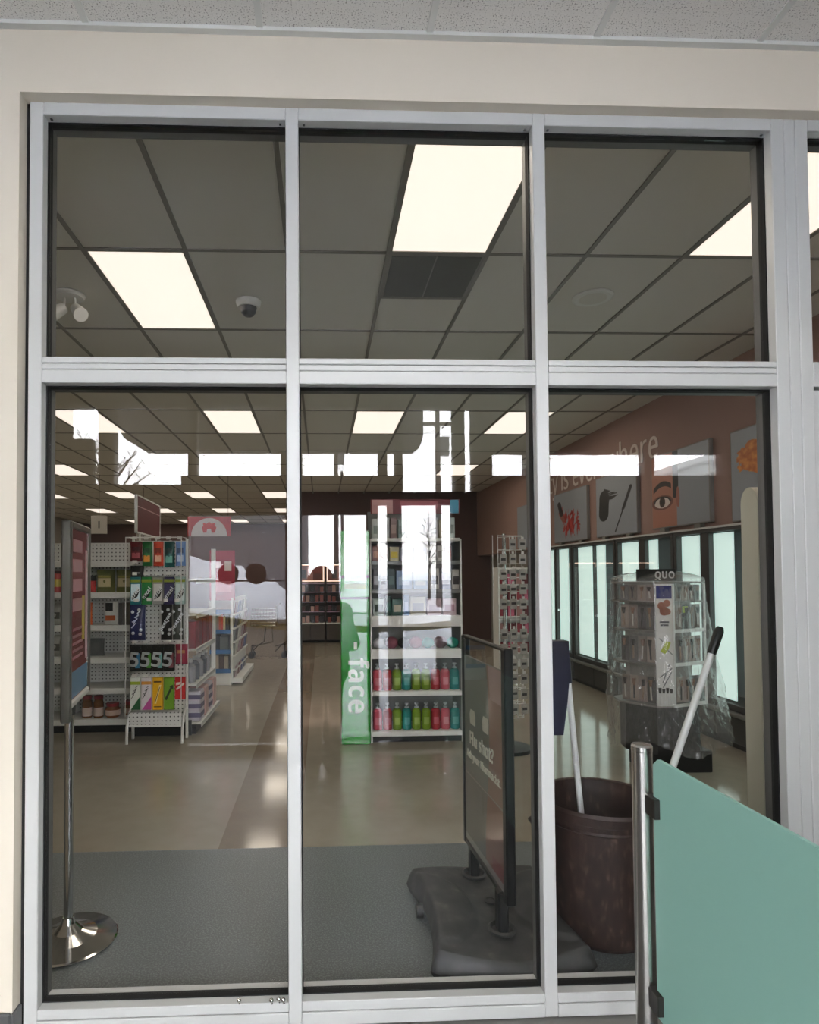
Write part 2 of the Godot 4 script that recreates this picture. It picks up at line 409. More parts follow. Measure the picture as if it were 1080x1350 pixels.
func outside() -> void:
	var al := M("bronze_aluminium", col(0.24, 0.23, 0.22), 0.45, 0.4)
	var wall := M("dark_brown_paint", col(0.24, 0.21, 0.2), 0.7)
	var b := structure("wall_back")
	var za := 1.0; var zb := 1.114
	# solid parts: below and beside the glazing
	part("wall_panel", bx(V(-5.5, 0, za), V(-1.25, 2.40, zb)), wall, b)
	part("wall_panel", bx(V(-5.5, 2.40, za), V(-2.24, 3.10, zb)), wall, b)
	part("wall_panel", bx(V(-2.24, 2.40, za), V(-2.04, 2.81, zb)), wall, b)
	part("wall_panel", bx(V(-5.5, 3.10, za), V(5.5, CEIL + 0.03, zb)), wall, b)
	part("wall_panel", bx(V(1.40, 0, za), V(5.5, 2.48, zb)), wall, b)
	part("wall_panel", bx(V(1.40, 2.69, za), V(5.5, 3.10, zb)), wall, b)
	part("wall_panel", bx(V(3.72, 2.48, za), V(5.5, 2.69, zb)), wall, b)
	var w := structure("window_3")
	# posts and bars of the outer glazing
	for x in [[-1.98, -1.84], [-1.19, -1.11], [0.52, 0.60], [0.67, 0.74], [1.21, 1.31], [1.38, 1.56]]:
		part("post", bx(V(x[0], 2.33, za), V(x[1], 3.10, zb)), al, w)
	for x in [[-0.36, -0.17], [1.87, 2.09], [2.98, 3.07]]:
		part("post", bx(V(x[0], 2.48, za), V(x[1], 2.69, zb)), al, w)
	part("header", bx(V(-1.25, 2.22, za), V(0.67, 2.48, zb)), al, w)
	part("header", bx(V(0.67, 2.22, za), V(1.40, 2.33, zb)), al, w)
	outer_rect(w, -2.24, -1.98, 2.81, 3.10); outer_rect(w, -2.04, -1.98, 2.40, 2.81); outer_rect(w, -1.84, -1.19, 2.40, 3.10); outer_rect(w, -1.11, -0.36, 2.48, 3.10); outer_rect(w, -0.17, 0.52, 2.48, 3.10)
	outer_rect(w, 0.74, 1.21, 2.33, 3.09); outer_rect(w, 1.31, 1.38, 2.33, 3.09); outer_rect(w, 1.56, 1.87, 2.48, 2.69); outer_rect(w, 2.09, 2.98, 2.48, 2.69); outer_rect(w, 3.07, 3.72, 2.48, 2.69)
	# the two outer door leaves and the sidelight
	var doors := [[-1.25, -0.265], [-0.265, 0.47]]
	var n := 2
	for dd in doors:
		var d := structure("door_%d" % n); n += 1
		var x0: float = dd[0]; var x1: float = dd[1]
		part("stile", bx(V(x0, 0.01, za + 0.02), V(x0 + 0.06, 2.22, zb - 0.02)), al, d)
		part("stile", bx(V(x1 - 0.06, 0.01, za + 0.02), V(x1, 2.22, zb - 0.02)), al, d)
		part("rail", bx(V(x0 + 0.06, 2.13, za + 0.02), V(x1 - 0.06, 2.22, zb - 0.02)), al, d)
		part("rail", bx(V(x0 + 0.06, 0.01, za + 0.02), V(x1 - 0.06, 0.075, zb - 0.02)), al, d)
		part("pane", bx(V(x0 + 0.06, 0.075, 1.05), V(x1 - 0.06, 2.13, 1.056)), M("clear_glass"), d)
		if n == 3:
			for x in [-0.84, -0.59]:
				var c := MB.new()
				c.lathe([Vector2(0, 0), Vector2(0.095, 0), Vector2(0.095, 0.002), Vector2(0, 0.002)], 32)
				part("round_decal", c, M("black_decal", col(0.03, 0.03, 0.03), 0.8), d, V(x, 1.60, 1.047), V(PI / 2, 0, 0))
			part("push_bar", bx(V(x0 + 0.06, 1.53, za - 0.02), V(x1 - 0.06, 1.545, za + 0.02)), al, d)
	part("post", bx(V(0.47, 0, za), V(0.51, 2.22, zb)), al, w)
	part("post", bx(V(1.19, 0, za), V(1.40, 2.22, zb)), al, w)
	part("post", bx(V(0.60, 0.07, za + 0.02), V(0.73, 2.22, zb - 0.02)), al, w)
	part("rail", bx(V(0.51, 0, za), V(1.19, 0.07, zb)), al, w)
	outer_rect(w, 0.51, 1.19, 0.07, 2.22)
	# canopy over the outer doors, with rounded lower corners
	var pc := PackedVector2Array([Vector2(-2.56, 4.1), Vector2(-2.56, 3.6), Vector2(-2.54, 3.42), Vector2(-2.46, 3.31), Vector2(-2.28, 3.20), Vector2(-2.2, 3.145), Vector2(1.18, 3.145), Vector2(1.26, 3.21), Vector2(1.30, 3.3), Vector2(1.31, 3.42), Vector2(1.31, 4.1)])
	var ct := thing("entrance_canopy", "dark entrance canopy fascia with rounded corners mirrored in the shop glass", "canopy", Vector3.ZERO)
	var pm := MB.new()
	pm.prism(pc, 3.28, 3.42)
	part("fascia", pm, M("canopy_paint", col(0.2, 0.19, 0.19), 0.7), ct)
	part("roof", bx(V(-2.56, 3.98, 1.13), V(1.31, 4.1, 3.28)), M("canopy_paint"), ct)
	# ground
	var g := structure("floor_outside")
	part("asphalt", bx(V(-60, -0.4, 1.114), V(60, -0.03, 22.0)), M("wet_asphalt"), g)
	part("snow_field", bx(V(-90, -0.4, 22.0), V(90, 0.0, 140.0)), M("snow"), g)
	part("doorstep", bx(V(-5.5, -0.03, 1.114), V(5.5, -0.012, 1.5)), M("wet_asphalt"), g)
	var s := MB.new()
	var fn := FastNoiseLite.new(); fn.seed = 5; fn.frequency = 0.35
	s.surf(func(u: float, v: float) -> Vector3:
		var x := lerpf(0.02, 3.4, u); var z := lerpf(20.0, 1.5, v)
		return V(x, -0.05 + 0.05 * minf(1.0, u * 18) + 0.06 * maxf(0, fn.get_noise_2d(x * 3, z * 3)) , z), 40, 60)
	var so := solid("snow_cover", s, M("shaded_trodden_snow"), "trodden snow right of the entrance outside, canopy shade in its colour", "snow")
	so.set_meta("kind", "stuff")
	s = MB.new()
	s.surf(func(u: float, v: float) -> Vector3:
		var z := lerpf(17.5, 1.5, v); var x := lerpf(-16.0, -0.26 * (z + 4.6), u)
		return V(x, -0.05 + 0.06 * minf(1.0, (1 - u) * 18) + 0.06 * maxf(0, fn.get_noise_2d(x * 3, z * 3)) , z), 40, 50)
	var s2 := MB.new()
	s2.surf(func(u: float, v: float) -> Vector3:
		var x := lerpf(3.4, 13.4, u); var z := lerpf(20.0, 1.5, v)
		return V(x, 0.0 + 0.08 * maxf(0, fn.get_noise_2d(x * 3, z * 3)), z), 50, 50)
	so = solid("snow_cover", s2, M("snow"), "unseen clean snow added far right outside to throw light upward", "snow")  # out of view, added to bounce daylight up to the lobby ceiling
	so.set_meta("kind", "stuff")
	so = solid("snow_cover", s, M("snow"), "unseen clean snow added left of the entrance to throw light upward", "snow")  # hidden strip of clean snow, added as a reflector for the lobby
	so.set_meta("kind", "stuff")
	var bank := MB.new()
	bank.surf(func(u: float, v: float) -> Vector3:
		var x := lerpf(-13.0, -1.2, u); var a := PI * v
		var top := 2.55 * pow(sin(PI * clampf(u * 1.0, 0.0, 1.0)), 0.35) + 0.45 * fn.get_noise_2d(x * 1.5, 3.0)
		return V(x, -0.2 + top * pow(sin(a), 0.8) + 0.25 * sin(a) * fn.get_noise_2d(x * 4, v * 12), 21.5 + 3.4 * cos(a)), 60, 20)
	solid("snow_bank", bank, M("snow"), "tall ploughed snow heap across the car park mirrored in the glass", "snow bank")
	var tape := MB.new()
	var pa := V(-1.9, 1.28, 1.75); var pb := V(1.9, 1.12, 1.75)
	for i in 24:
		var u0 := i / 24.0; var u1 := (i + 1) / 24.0
		var q0 := pa.lerp(pb, u0) - V(0, 0.16 * sin(PI * u0), 0); var q1 := pa.lerp(pb, u1) - V(0, 0.16 * sin(PI * u1), 0)
		tape.quad(q0 - V(0, 0.035, 0), q1 - V(0, 0.035, 0), q1 + V(0, 0.035, 0), q0 + V(0, 0.035, 0)); tape.quad(q1 - V(0, 0.035, -0.001), q0 - V(0, 0.035, -0.001), q0 + V(0, 0.035, 0.001), q1 + V(0, 0.035, 0.001))
	var tp := thing("barrier_tape", "yellow tape strung between two stakes outside the entrance", "tape", Vector3.ZERO)
	part("ribbon", tape, M("yellow_tape", col(0.85, 0.72, 0.1), 0.5), tp)
	for x in [-1.9, 1.9]: part("stake", bx(V(x - 0.02, -0.03, 1.73), V(x + 0.02, 1.4, 1.77)), M("pole_wood", col(0.2, 0.17, 0.15), 0.9), tp)
	# a pale grey building across the road, a wooden pole line and a few bare trees
	var hb := thing("warehouse", "long pale grey building across the road mirrored in the glass", "building", V(-10.2, 0, 44))
	part("wall", bx(V(-9, -0.1, 0), V(9, 7.2, 9)), M("grey_cladding", col(0.3, 0.3, 0.31), 0.85), hb)
	part("roof", bx(V(-9.2, 7.2, -0.2), V(9.2, 7.5, 9.2)), M("dark_frame"), hb)
	for i in 4: part("wall_seam", bx(V(-8.6 + 4.4 * i, 0, -0.05), V(-8.5 + 4.4 * i, 7.2, 0.0)), M("dark_frame"), hb)
	var h2 := thing("corner_building", "cream building with a projecting roof cornice mirrored at right", "building", V(16.1, 0, 13))
	part("wall", bx(V(-1.5, 0, 0), V(6, 5.2, 7)), M("cream_brick", col(0.7, 0.66, 0.6), 0.85), h2)
	part("cornice", bx(V(-2.0, 5.2, -0.5), V(6.3, 5.55, 7.3)), M("white_steel"), h2)
	part("cornice", bx(V(-2.4, 5.55, -0.9), V(6.6, 5.75, 7.6)), M("white_steel"), h2)
	for k in 3: part("ledge", bx(V(-1.54, 1.3 + 1.3 * k, -0.04), V(6, 1.36 + 1.3 * k, 0)), M("dark_frame"), h2)
	var wood := M("pole_wood", col(0.2, 0.17, 0.15), 0.9)
	var ends := []
	for p in [[5.6, 25.0, 9.5], [0.9, 33.0, 10.5], [1.9, 52.0, 11.0]]:
		var u := thing("utility_pole", ["wooden utility pole carrying wires, nearest to the entrance", "wooden utility pole with one crossarm, middle of the line", "farthest utility pole beyond the snow field"][ends.size()], "pole", V(p[0], 0, p[1]), 0.0, "utility poles outside")
		part("pole", tb([V(0, -0.1, 0), V(0, p[2], 0)], [0.16, 0.11], 8), wood, u)
		part("crossarm", bx(V(-1.1, p[2] - 0.8, -0.06), V(1.1, p[2] - 0.65, 0.06)), wood, u)
		part("transformer", tb([V(0.3, p[2] - 2.3, -0.2), V(0.3, p[2] - 1.4, -0.2)], 0.22, 10), M("dark_frame"), u)
		ends.append(V(p[0], p[2] - 0.6, p[1]))
	var wi := 0
	for k in 2:
		for o in [-1.0, 0.0, 1.0]:
			var a: Vector3 = ends[k] + V(o, 0, 0); var c: Vector3 = ends[k + 1] + V(o, 0, 0)
			var pts := []
			for i in 9: pts.append(a.lerp(c, i / 8.0) - V(0, 0.5 * sin(PI * i / 8.0), 0))
			solid("power_line", tb(pts, 0.015, 5), M("dark_frame"), "thin black overhead wire, %s of the three on the %s span of poles" % [["left", "middle", "right"][int(o) + 1], ["near", "far"][k]], "wire", Vector3.ZERO, 0.0, "overhead wires")
			wi += 1
	for p in [[-5.3, 11.0, 6.5], [4.2, 30.0, 5.0], [6.5, 33.0, 5.5]]:
		tree(V(p[0], -0.05, p[1]), p[2], ["bare leafless tree left of the entrance outside", "small bare tree beyond the snow bank at right", "small bare tree farther right beyond the snow"][wi - 6]); wi += 1

func tree(at: Vector3, h: float, label: String) -> void:
	var t := thing("bare_tree", label, "tree", at, 0.0, "bare trees outside")
	var bark := M("bark", col(0.2, 0.17, 0.15), 0.9)
	part("trunk", tb([V(0, 0, 0), V(0.05, h * 0.4, 0), V(0, h * 0.75, 0.03), V(0.03, h, 0)], [0.11, 0.08, 0.045, 0.01], 7), bark, t)
	var m := MB.new()
	for i in 26:
		var y := h * rng.randf_range(0.35, 0.92); var a := rng.randf() * TAU; var l := h * 0.28 * rng.randf_range(0.6, 1.2) * (1.15 - y / h)
		var p := V(0, y, 0); var e := p + V(cos(a) * l, l * rng.randf_range(0.6, 1.2), sin(a) * l)
		m.tube([p, p.lerp(e, 0.5) + V(0, -0.04, 0), e], [0.03, 0.02, 0.006], 5, false)
		for k in 4:
			var q := p.lerp(e, rng.randf_range(0.4, 0.9)); var bdir := V(rng.randf_range(-1, 1), rng.randf_range(0.3, 1.2), rng.randf_range(-1, 1)) * l * 0.4
			m.tube([q, q + bdir], [0.012, 0.004], 4, false)
	part("branches", m, bark, t)

func ceiling_panel(at: Vector3, _w: float, label: String, energy: float) -> void:
	fill_panel(thing("ceiling_light", label, "ceiling light", at, 0.0, "ceiling light panels"), energy)

func fill_panel(L: Node3D, energy: float) -> void:
	var fr := MB.new()
	for q in [[-0.297, -0.6, -0.283, 0.6], [0.283, -0.6, 0.297, 0.6], [-0.283, -0.6, 0.283, -0.586], [-0.283, 0.586, 0.283, 0.6]]:
		fr.box(V(q[0], -0.005, q[1]), V(q[2], 0.02, q[3]))
	part("frame", fr, M("grid_steel"), L)
	part("diffuser", bx(V(-0.283, 0.0, -0.586), V(0.283, 0.015, 0.586)), M("light_panel"), L)
	var a := AreaLight3D.new()
	a.name = "lamp"; L.add_child(a)
	a.area_size = Vector2(0.56, 1.16); a.light_energy = energy; a.light_color = col(1.0, 0.95, 0.87)
	a.area_range = 30.0; a.area_attenuation = 2.0
	a.shadow_enabled = true
	a.rotation = V(-PI / 2, 0, 0); a.position = V(0, -0.002, 0)

# ---------------------------------------------------------------- shop: floor, walls, ceiling with its lights
func shop_shell() -> void:
	var f := structure("floor_shop")
	part("screed", bx(V(-9.2, -0.2, -2.36), V(4.5, -0.02, -24.2)), M("pale_wall"), f)
	part("entrance_matting", bx(V(-9.2, -0.02, -2.364), V(4.5, 0.0, -3.70)), M("grey_matting"), f)
	part("floor_sheet", bx(V(-9.2, -0.02, -3.70), V(-0.61, 0.0, -24.2)), M("polished_floor"), f)
	part("floor_sheet", bx(V(-0.61, -0.02, -3.70), V(-0.14, 0.0, -24.2)), M("polished_brown_floor"), f)
	part("floor_sheet", bx(V(-0.14, -0.02, -3.70), V(4.5, 0.0, -24.2)), M("polished_floor"), f)
	var wl := structure("wall_shop_left")
	part("wall_panel", bx(V(-9.2, 0, -2.42), V(-9.0, CEIL + 0.1, -24.0)), M("pale_wall"), wl)
	var wf := structure("wall_shop_front")
	part("wall_panel", bx(V(-9.2, 0, -2.42), V(-3.0, CEIL + 0.1, -2.3)), M("cream_paint"), wf)
	var wb := structure("wall_shop_back")
	part("wall_panel", bx(V(-9.2, 0, -24.0), V(-0.75, CEIL + 0.1, -24.2)), M("brown_back_wall"), wb)
	part("wall_panel", bx(V(-0.75, 0, -15.0), V(4.5, CEIL + 0.1, -15.2)), M("brown_back_wall"), wb)
	part("wall_panel", bx(V(-0.75, 0, -15.2), V(-0.6, CEIL + 0.1, -24.0)), M("brown_back_wall"), wb)
	# ceiling
	var c := structure("ceiling_shop")
	part("deck", bx(V(-9.2, CEIL + 0.03, -2.42), V(4.5, CEIL + 0.2, -24.2)), M("pale_wall"), c)
	var x0 := -1.415; var z1 := -3.728
	var slab := bv(V(-0.296, 0.002, -0.6), V(0.296, 0.02, 0.6), 0.003).mesh()
	var lights := {}
	var spots := []
	for cc in [-4, -1, 2]:
		for rr in 6: spots.append([cc * 3 + 3, rr * 3])     # filled below
	spots = [[0, 0], [3, -1], [6, -1]]
	for cx in [-9, -6, -3, 0, 3, 6]:
		for r in [3, 6, 9, 12, 15]: spots.append([cx, r])
	for s in spots: lights["%d,%d" % [s[0], s[1]]] = true
	var far := MB.new(); var bars := MB.new()
	for i in range(-13, 10):
		for j in range(-2, 17):
			var xc := x0 + 0.61 * i + 0.305; var zc := z1 - 1.22 * j - 0.61
			if lights.has("%d,%d" % [i, j]) or xc < -9.0 or xc > 4.3 or zc > -2.5: continue
			if xc > -0.6 and zc < -15.0: continue
			if i == 3 and j == 0:
				part("ceiling_tile", bv(V(-0.296, 0.002, -0.295), V(0.296, 0.02, 0.3), 0.003), M("shop_ceiling_tile"), c, V(xc, CEIL, zc - 0.305))
				continue
			if j < 7 and absf(xc) < 0.75 * absf(zc) + 1.0: part("ceiling_tile", slab, M("shop_ceiling_tile"), c, V(xc, CEIL, zc))
			else: far.box(V(xc - 0.296, CEIL + 0.002, zc - 0.6), V(xc + 0.296, CEIL + 0.02, zc + 0.6))
	var fo := part("distant_tiles", far, M("shop_ceiling_tile"), c)
	fo.set_meta("kind", "stuff")
	for i in range(-12, 9):
		var x := x0 + 0.61 * i
		part("ceiling_bar", bx(V(x - 0.013, CEIL - 0.006, -2.42), V(x + 0.013, CEIL + 0.02, -24.0 if x < -0.6 else -15.0)), M("grid_steel"), c)
	for j in range(-1, 17):
		var z := z1 - 1.22 * j
		part("ceiling_bar", bx(V(-9.0, CEIL - 0.004, z - 0.013), V(4.3 if z > -15 else -0.6, CEIL + 0.02, z + 0.013)), M("grid_steel"), c)
	var xv := x0 + 0.61 * 3
	part("ceiling_bar", bx(V(xv, CEIL - 0.004, z1 - 0.597), V(xv + 0.61, CEIL + 0.02, z1 - 0.623)), M("grid_steel"), c)
	# light panels
	var rows := ["first", "second", "third", "fourth", "fifth", "sixth"]
	for s in spots:
		var xc: float = x0 + 0.61 * s[0] + 0.305; var zc: float = z1 - 1.22 * s[1] - 0.61
		if xc > -0.6 and zc < -15.0: continue
		var cname: String = {-9: "far left", -6: "left", -3: "mid-left", 0: "centre-left", 3: "centre", 6: "right"}[s[0]]
		var rn: String = rows[0 if s[1] <= 0 else s[1] / 3]
		var L := thing("ceiling_light", "flat white ceiling light panel, %s row from the glass, %s column" % [rn, cname], "ceiling light", V(xc, CEIL, zc), 0.0, "ceiling light panels")
		fill_panel(L, LAMP)
	# air vent, camera dome, twin spots, loudspeaker
	var vt := thing("air_vent", "dark grey perforated return air grille beside the centre light", "air vent", V(xv + 0.305, CEIL, z1 - 0.305))
	part("frame", bx(V(-0.292, -0.004, -0.29), V(0.292, 0.015, 0.29)), M("grid_steel"), vt)
	part("grille", bx(V(-0.278, -0.008, -0.276), V(-0.005, -0.004, 0.276)), M("grille", col(0.34, 0.34, 0.32), 0.8), vt)
	part("grille", bx(V(0.005, -0.008, -0.276), V(0.278, -0.004, 0.276)), M("grille"), vt)
	var cd := thing("security_camera", "small white dome camera with dark lens on the shop ceiling", "camera", V(-0.51, CEIL, -4.42))
	var lm := MB.new(); lm.lathe([Vector2(0.0, -0.05), Vector2(0.075, -0.05), Vector2(0.085, -0.03), Vector2(0.09, -0.004), Vector2(0.0, -0.004)], 24)
	part("housing", lm, M("white_plastic"), cd)
	lm = MB.new(); lm.lathe([Vector2(0.0, -0.115), Vector2(0.03, -0.108), Vector2(0.052, -0.085), Vector2(0.06, -0.05)], 20)
	part("dome", lm, M("black_plastic"), cd)
	var sp := thing("twin_spotlight", "white ceiling fitting with two adjustable spotlights at far left", "spotlight", V(-1.73, CEIL, -4.34))
	lm = MB.new(); lm.lathe([Vector2(0, -0.03), Vector2(0.09, -0.03), Vector2(0.1, -0.01), Vector2(0.1, -0.002), Vector2(0, -0.002)], 24)
	part("canopy", lm, M("white_plastic"), sp)
	for s in [-1, 1]:
		part("arm", tb([V(0.035 * s, -0.03, 0), V(0.04 * s, -0.12, 0.0)], 0.008, 8), M("white_plastic"), sp)
		var hd := tb([V(0.04 * s, -0.1, 0), V(0.1 * s, -0.17, 0.06)], [0.035, 0.05], 14)
		part("lamp_head", hd, M("white_plastic"), sp)
	var ls := thing("ceiling_speaker", "round white loudspeaker grille in the shop ceiling", "speaker", V(1.93, CEIL, -4.3))
	lm = MB.new(); lm.lathe([Vector2(0.095, -0.012), Vector2(0.125, -0.014), Vector2(0.14, -0.006), Vector2(0.14, 0.0)], 32)
	part("rim", lm, M("white_steel"), ls)
	lm = MB.new(); lm.lathe([Vector2(0, -0.012), Vector2(0.095, -0.010), Vector2(0.1, -0.002)], 32)
	part("grille", lm, M("shop_ceiling_tile"), ls)

# ---------------------------------------------------------------- printed pictures
func picture(w: int, h: int, f: Callable) -> ImageTexture:
	var im := Image.create(w, h, false, Image.FORMAT_RGB8)
	for y in h:
		for x in w: im.set_pixel(x, y, f.call((x + 0.5) / w, (y + 0.5) / h))
	return ImageTexture.create_from_image(im)

func print_mat(key: String, tex: Texture2D, rough := 0.4) -> StandardMaterial3D:
	var m := M(key, Color.WHITE, rough)
	m.albedo_texture = tex
	return m

func seg_d(p: Vector2, a: Vector2, b: Vector2) -> float:
	var t := clampf((p - a).dot(b - a) / (b - a).length_squared(), 0, 1)
	return p.distance_to(a + (b - a) * t)

func wall_poster(label: String, za: float, zb: float, y0: float, y1: float, mat: Material) -> void:   # za is the far edge
	var t := thing("wall_poster", label, "poster", V(3.78, y0, (za + zb) / 2), 0.0, "beauty posters above the display cases")
	var L := zb - za; var h := y1 - y0
	part("board", bv(V(-0.045, 0, -L / 2), V(-0.004, h, L / 2), 0.003), M("poster_edge", col(0.5, 0.49, 0.48), 0.6), t)
	var q := MB.new()
	q.uquad(V(-0.0465, 0.012, -L / 2 + 0.012), V(-0.0465, 0.012, L / 2 - 0.012), V(-0.0465, h - 0.012, L / 2 - 0.012), V(-0.0465, h - 0.012, -L / 2 + 0.012))
	part("print", q, mat, t)
	for s in [-0.3, 0.3]: part("bracket", bx(V(-0.05, -0.05, s * L - 0.05), V(0.0, 0.0, s * L + 0.05)), M("grid_steel"), t)

func right_wall() -> void:
	var w := structure("wall_shop_right")
	part("wall_panel", bx(V(3.78, 2.02, -2.42), V(4.3, CEIL + 0.1, -15.0)), M("plum_paint"), w)
	part("wall_panel", bx(V(4.1, 0, -2.42), V(4.3, 2.02, -15.0)), M("pale_wall"), w)
	part("wall_panel", bx(V(2.85, 0, -2.42), V(4.3, CEIL + 0.1, -2.5)), M("cream_paint"), w)
	var slogan := part("lettering", text_mesh("beauty is everywhere", 0.42, 0.006, false, true), M("pale_lettering", col(0.84, 0.78, 0.74), 0.7), w, V(3.772, 3.04, -9.0), V(0, -PI / 2, 0))
	var sz: float = slogan.mesh.get_aabb().size.x
	slogan.mesh.pixel_size *= 4.35 / sz
	# posters
	var bg := col(0.56, 0.58, 0.6)
	var fn := FastNoiseLite.new(); fn.seed = 21; fn.frequency = 6.0
	var lip := picture(160, 120, func(u: float, v: float) -> Color:
		var p := Vector2(u * 1.3, v)
		var c := bg
		if seg_d(p, Vector2(0.72, 0.3), Vector2(0.9, 0.72)) < 0.16 + 0.05 * fn.get_noise_2d(u, v): c = col(0.5, 0.06, 0.12)
		if seg_d(p, Vector2(0.9, 0.72), Vector2(0.82, 0.9)) < 0.1: c = col(0.6, 0.08, 0.14)
		return c)
	wall_poster("poster with a dark red lip smear, farthest along the plum wall", -11.75, -10.3, 2.06, 2.84, print_mat("lip_print", lip))
	var stick := picture(192, 128, func(u: float, v: float) -> Color:
		var p := Vector2(u, v); var c := bg
		var x := (u - 0.22 - 0.1 * v) / 0.5
		if x > 0.08 * fn.get_noise_1d(v * 3) and x < 1 + 0.15 * fn.get_noise_1d(v * 4 + 7) and v > 0.4 + 0.25 * fn.get_noise_1d(u * 1.6) and v < 0.84 + 0.2 * fn.get_noise_1d(u * 2.2 + 3.0):
			if fn.get_noise_2d(u * 1.6 + v * 0.5, v * 0.5) > -0.22: c = col(0.55, 0.1, 0.09).lerp(col(0.78, 0.3, 0.24), clampf(fn.get_noise_2d(u * 2.4, v * 0.6) + 0.3, 0, 1))
		if seg_d(p, Vector2(0.17, 0.22), Vector2(0.24, 0.42)) < 0.055: c = col(0.12, 0.07, 0.07)
		elif seg_d(p, Vector2(0.2, 0.4), Vector2(0.3, 0.55)) < 0.05: c = col(0.55, 0.33, 0.28)
		return c)
	wall_poster("poster of a red lipstick and its crumbled strokes", -9.86, -8.62, 2.06, 2.83, print_mat("lipstick_print", stick))
	var mas := picture(192, 128, func(u: float, v: float) -> Color:
		var p := Vector2(u, v); var c := bg
		var d := seg_d(p, Vector2(0.22, 0.36), Vector2(0.2, 0.62))
		if d < 0.13 and v < 0.8 - 0.5 * absf(u - 0.12): c = col(0.1, 0.095, 0.09).lerp(col(0.22, 0.21, 0.19), clampf(fn.get_noise_2d(u * 2, v * 2), 0, 1))
		if u > 0.22 and u < 0.58 and absf(v - 0.34) < 0.14 * (0.62 - u) / 0.4 and fn.get_noise_2d(u * 0.2, v * 6) > -0.25 + (u - 0.3): c = col(0.13, 0.125, 0.12)
		var e := seg_d(p, Vector2(0.88, 0.28), Vector2(0.5, 0.95))
		if e < 0.012 + (0.018 if v < 0.62 else 0.0): c = col(0.05, 0.05, 0.06)
		return c)
	wall_poster("poster of a mascara smear with a slim black wand", -8.33, -7.23, 2.06, 2.86, print_mat("mascara_print", mas))
	var eye := picture(192, 160, func(u: float, v: float) -> Color:
		var c := bg
		if u < 0.47: c = col(0.66, 0.44, 0.36)
		if u > 0.4 and u < 0.5 and v < 0.62 + 0.1 * (u - 0.4): c = col(0.07, 0.055, 0.055)
		if Vector2((u - 0.49) / 0.03, (v - 0.62) / 0.14).length() < 1: c = col(0.6, 0.36, 0.3)
		var b := absf(v - (0.40 + 0.6 * pow(u - 0.22, 2) * 4))
		if u > 0.03 and u < 0.37 and b < 0.035: c = col(0.16, 0.1, 0.08)
		var q := Vector2((u - 0.2) / 0.15, (v - 0.66) / 0.075)
		if q.length() < 1.35: c = col(0.45, 0.27, 0.22)
		if q.length() < 1.0: c = col(0.82, 0.78, 0.75)
		if Vector2((u - 0.2) / 0.055, (v - 0.65) / 0.075).length() < 1: c = col(0.2, 0.11, 0.07)
		if Vector2((u - 0.2) / 0.025, (v - 0.65) / 0.034).length() < 1: c = col(0.03, 0.02, 0.02)
		if q.length() > 0.92 and q.length() < 1.12 and v < 0.66: c = col(0.06, 0.04, 0.04)
		return c)
	wall_poster("poster of a close-up brown eye and dark eyebrow", -6.90, -5.84, 2.07, 2.88, print_mat("eye_print", eye))
	var pow_ := picture(160, 120, func(u: float, v: float) -> Color:
		var d := Vector2((u - 0.36) / 0.3, (v - 0.33) / 0.2).length() + 0.25 * fn.get_noise_2d(u * 1.5, v * 1.5)
		if d < 1.0: return col(0.7, 0.36, 0.1).lerp(col(0.85, 0.55, 0.22), clampf(fn.get_noise_2d(u * 2, v * 2) + 0.4, 0, 1))
		return bg)
	wall_poster("poster of orange make-up powder, nearest to the glass front", -5.53, -4.35, 2.04, 2.86, print_mat("powder_print", pow_))
	# lit display cases
	var dk := M("case_frame", col(0.2, 0.2, 0.195), 0.45)
	var glow := M("case_light_panel", col(0.85, 0.92, 0.9), 0.5)
	glow.emission_enabled = true; glow.emission = col(0.86, 0.97, 0.94); glow.emission_energy_multiplier = 0.68
	var units := [[-10.36, -9.06, [[-10.2, -9.78], [-9.68, -9.2]]], [-9.04, -7.70, [[-8.82, -8.37], [-8.35, -7.98]]], [-7.68, -6.40, [[-7.58, -7.13], [-6.99, -6.71]]], [-6.39, -5.12, [[-6.35, -5.95], [-5.81, -5.45]]], [-5.10, -3.80, [[-5.0, -4.5], [-4.4, -4.0]]]]
	var nm := ["farthest visible", "second", "third", "fourth", "nearest"]
	var k := 0
	for u in units:
		var za: float = u[0]; var zb: float = u[1]
		var t := thing("display_case", "tall wall display case with lit white panels, %s along the plum wall" % nm[k], "display case", V(3.68, 0, 0), 0.0, "lit wall display cases"); k += 1
		part("toe_kick", bx(V(0.05, 0, za), V(0.4, 0.06, zb)), M("black_plastic"), t)
		part("plinth", bv(V(0.0, 0.06, za + 0.003), V(0.4, 0.30, (za + zb) / 2 - 0.002), 0.004), dk, t)
		part("plinth", bv(V(0.0, 0.06, (za + zb) / 2 + 0.002), V(0.4, 0.30, zb - 0.003), 0.004), dk, t)
		part("ledge", bv(V(-0.05, 0.305, za), V(0.4, 0.34, zb), 0.006), M("case_ledge", col(0.4, 0.4, 0.38), 0.4), t)
		part("sill", bv(V(0.0, 0.34, za), V(0.4, 0.40, zb), 0.004), dk, t)
		part("top_rail", bv(V(0.0, 1.965, za), V(0.4, 2.02, zb), 0.004), dk, t)
		part("top_trim", bv(V(-0.012, 2.0, za), V(0.0, 2.02, zb), 0.002), M("satin_aluminium"), t)
		part("back_panel", bx(V(0.3, 0.40, za + 0.03), V(0.4, 1.965, zb - 0.03)), M("case_back", col(0.33, 0.35, 0.35), 0.6), t)
		part("upright", bv(V(0.0, 0.40, za), V(0.3, 1.965, za + 0.05), 0.004), dk, t)
		part("upright", bv(V(0.0, 0.40, zb - 0.05), V(0.3, 1.965, zb), 0.004), dk, t)
		var ps: Array = u[2]
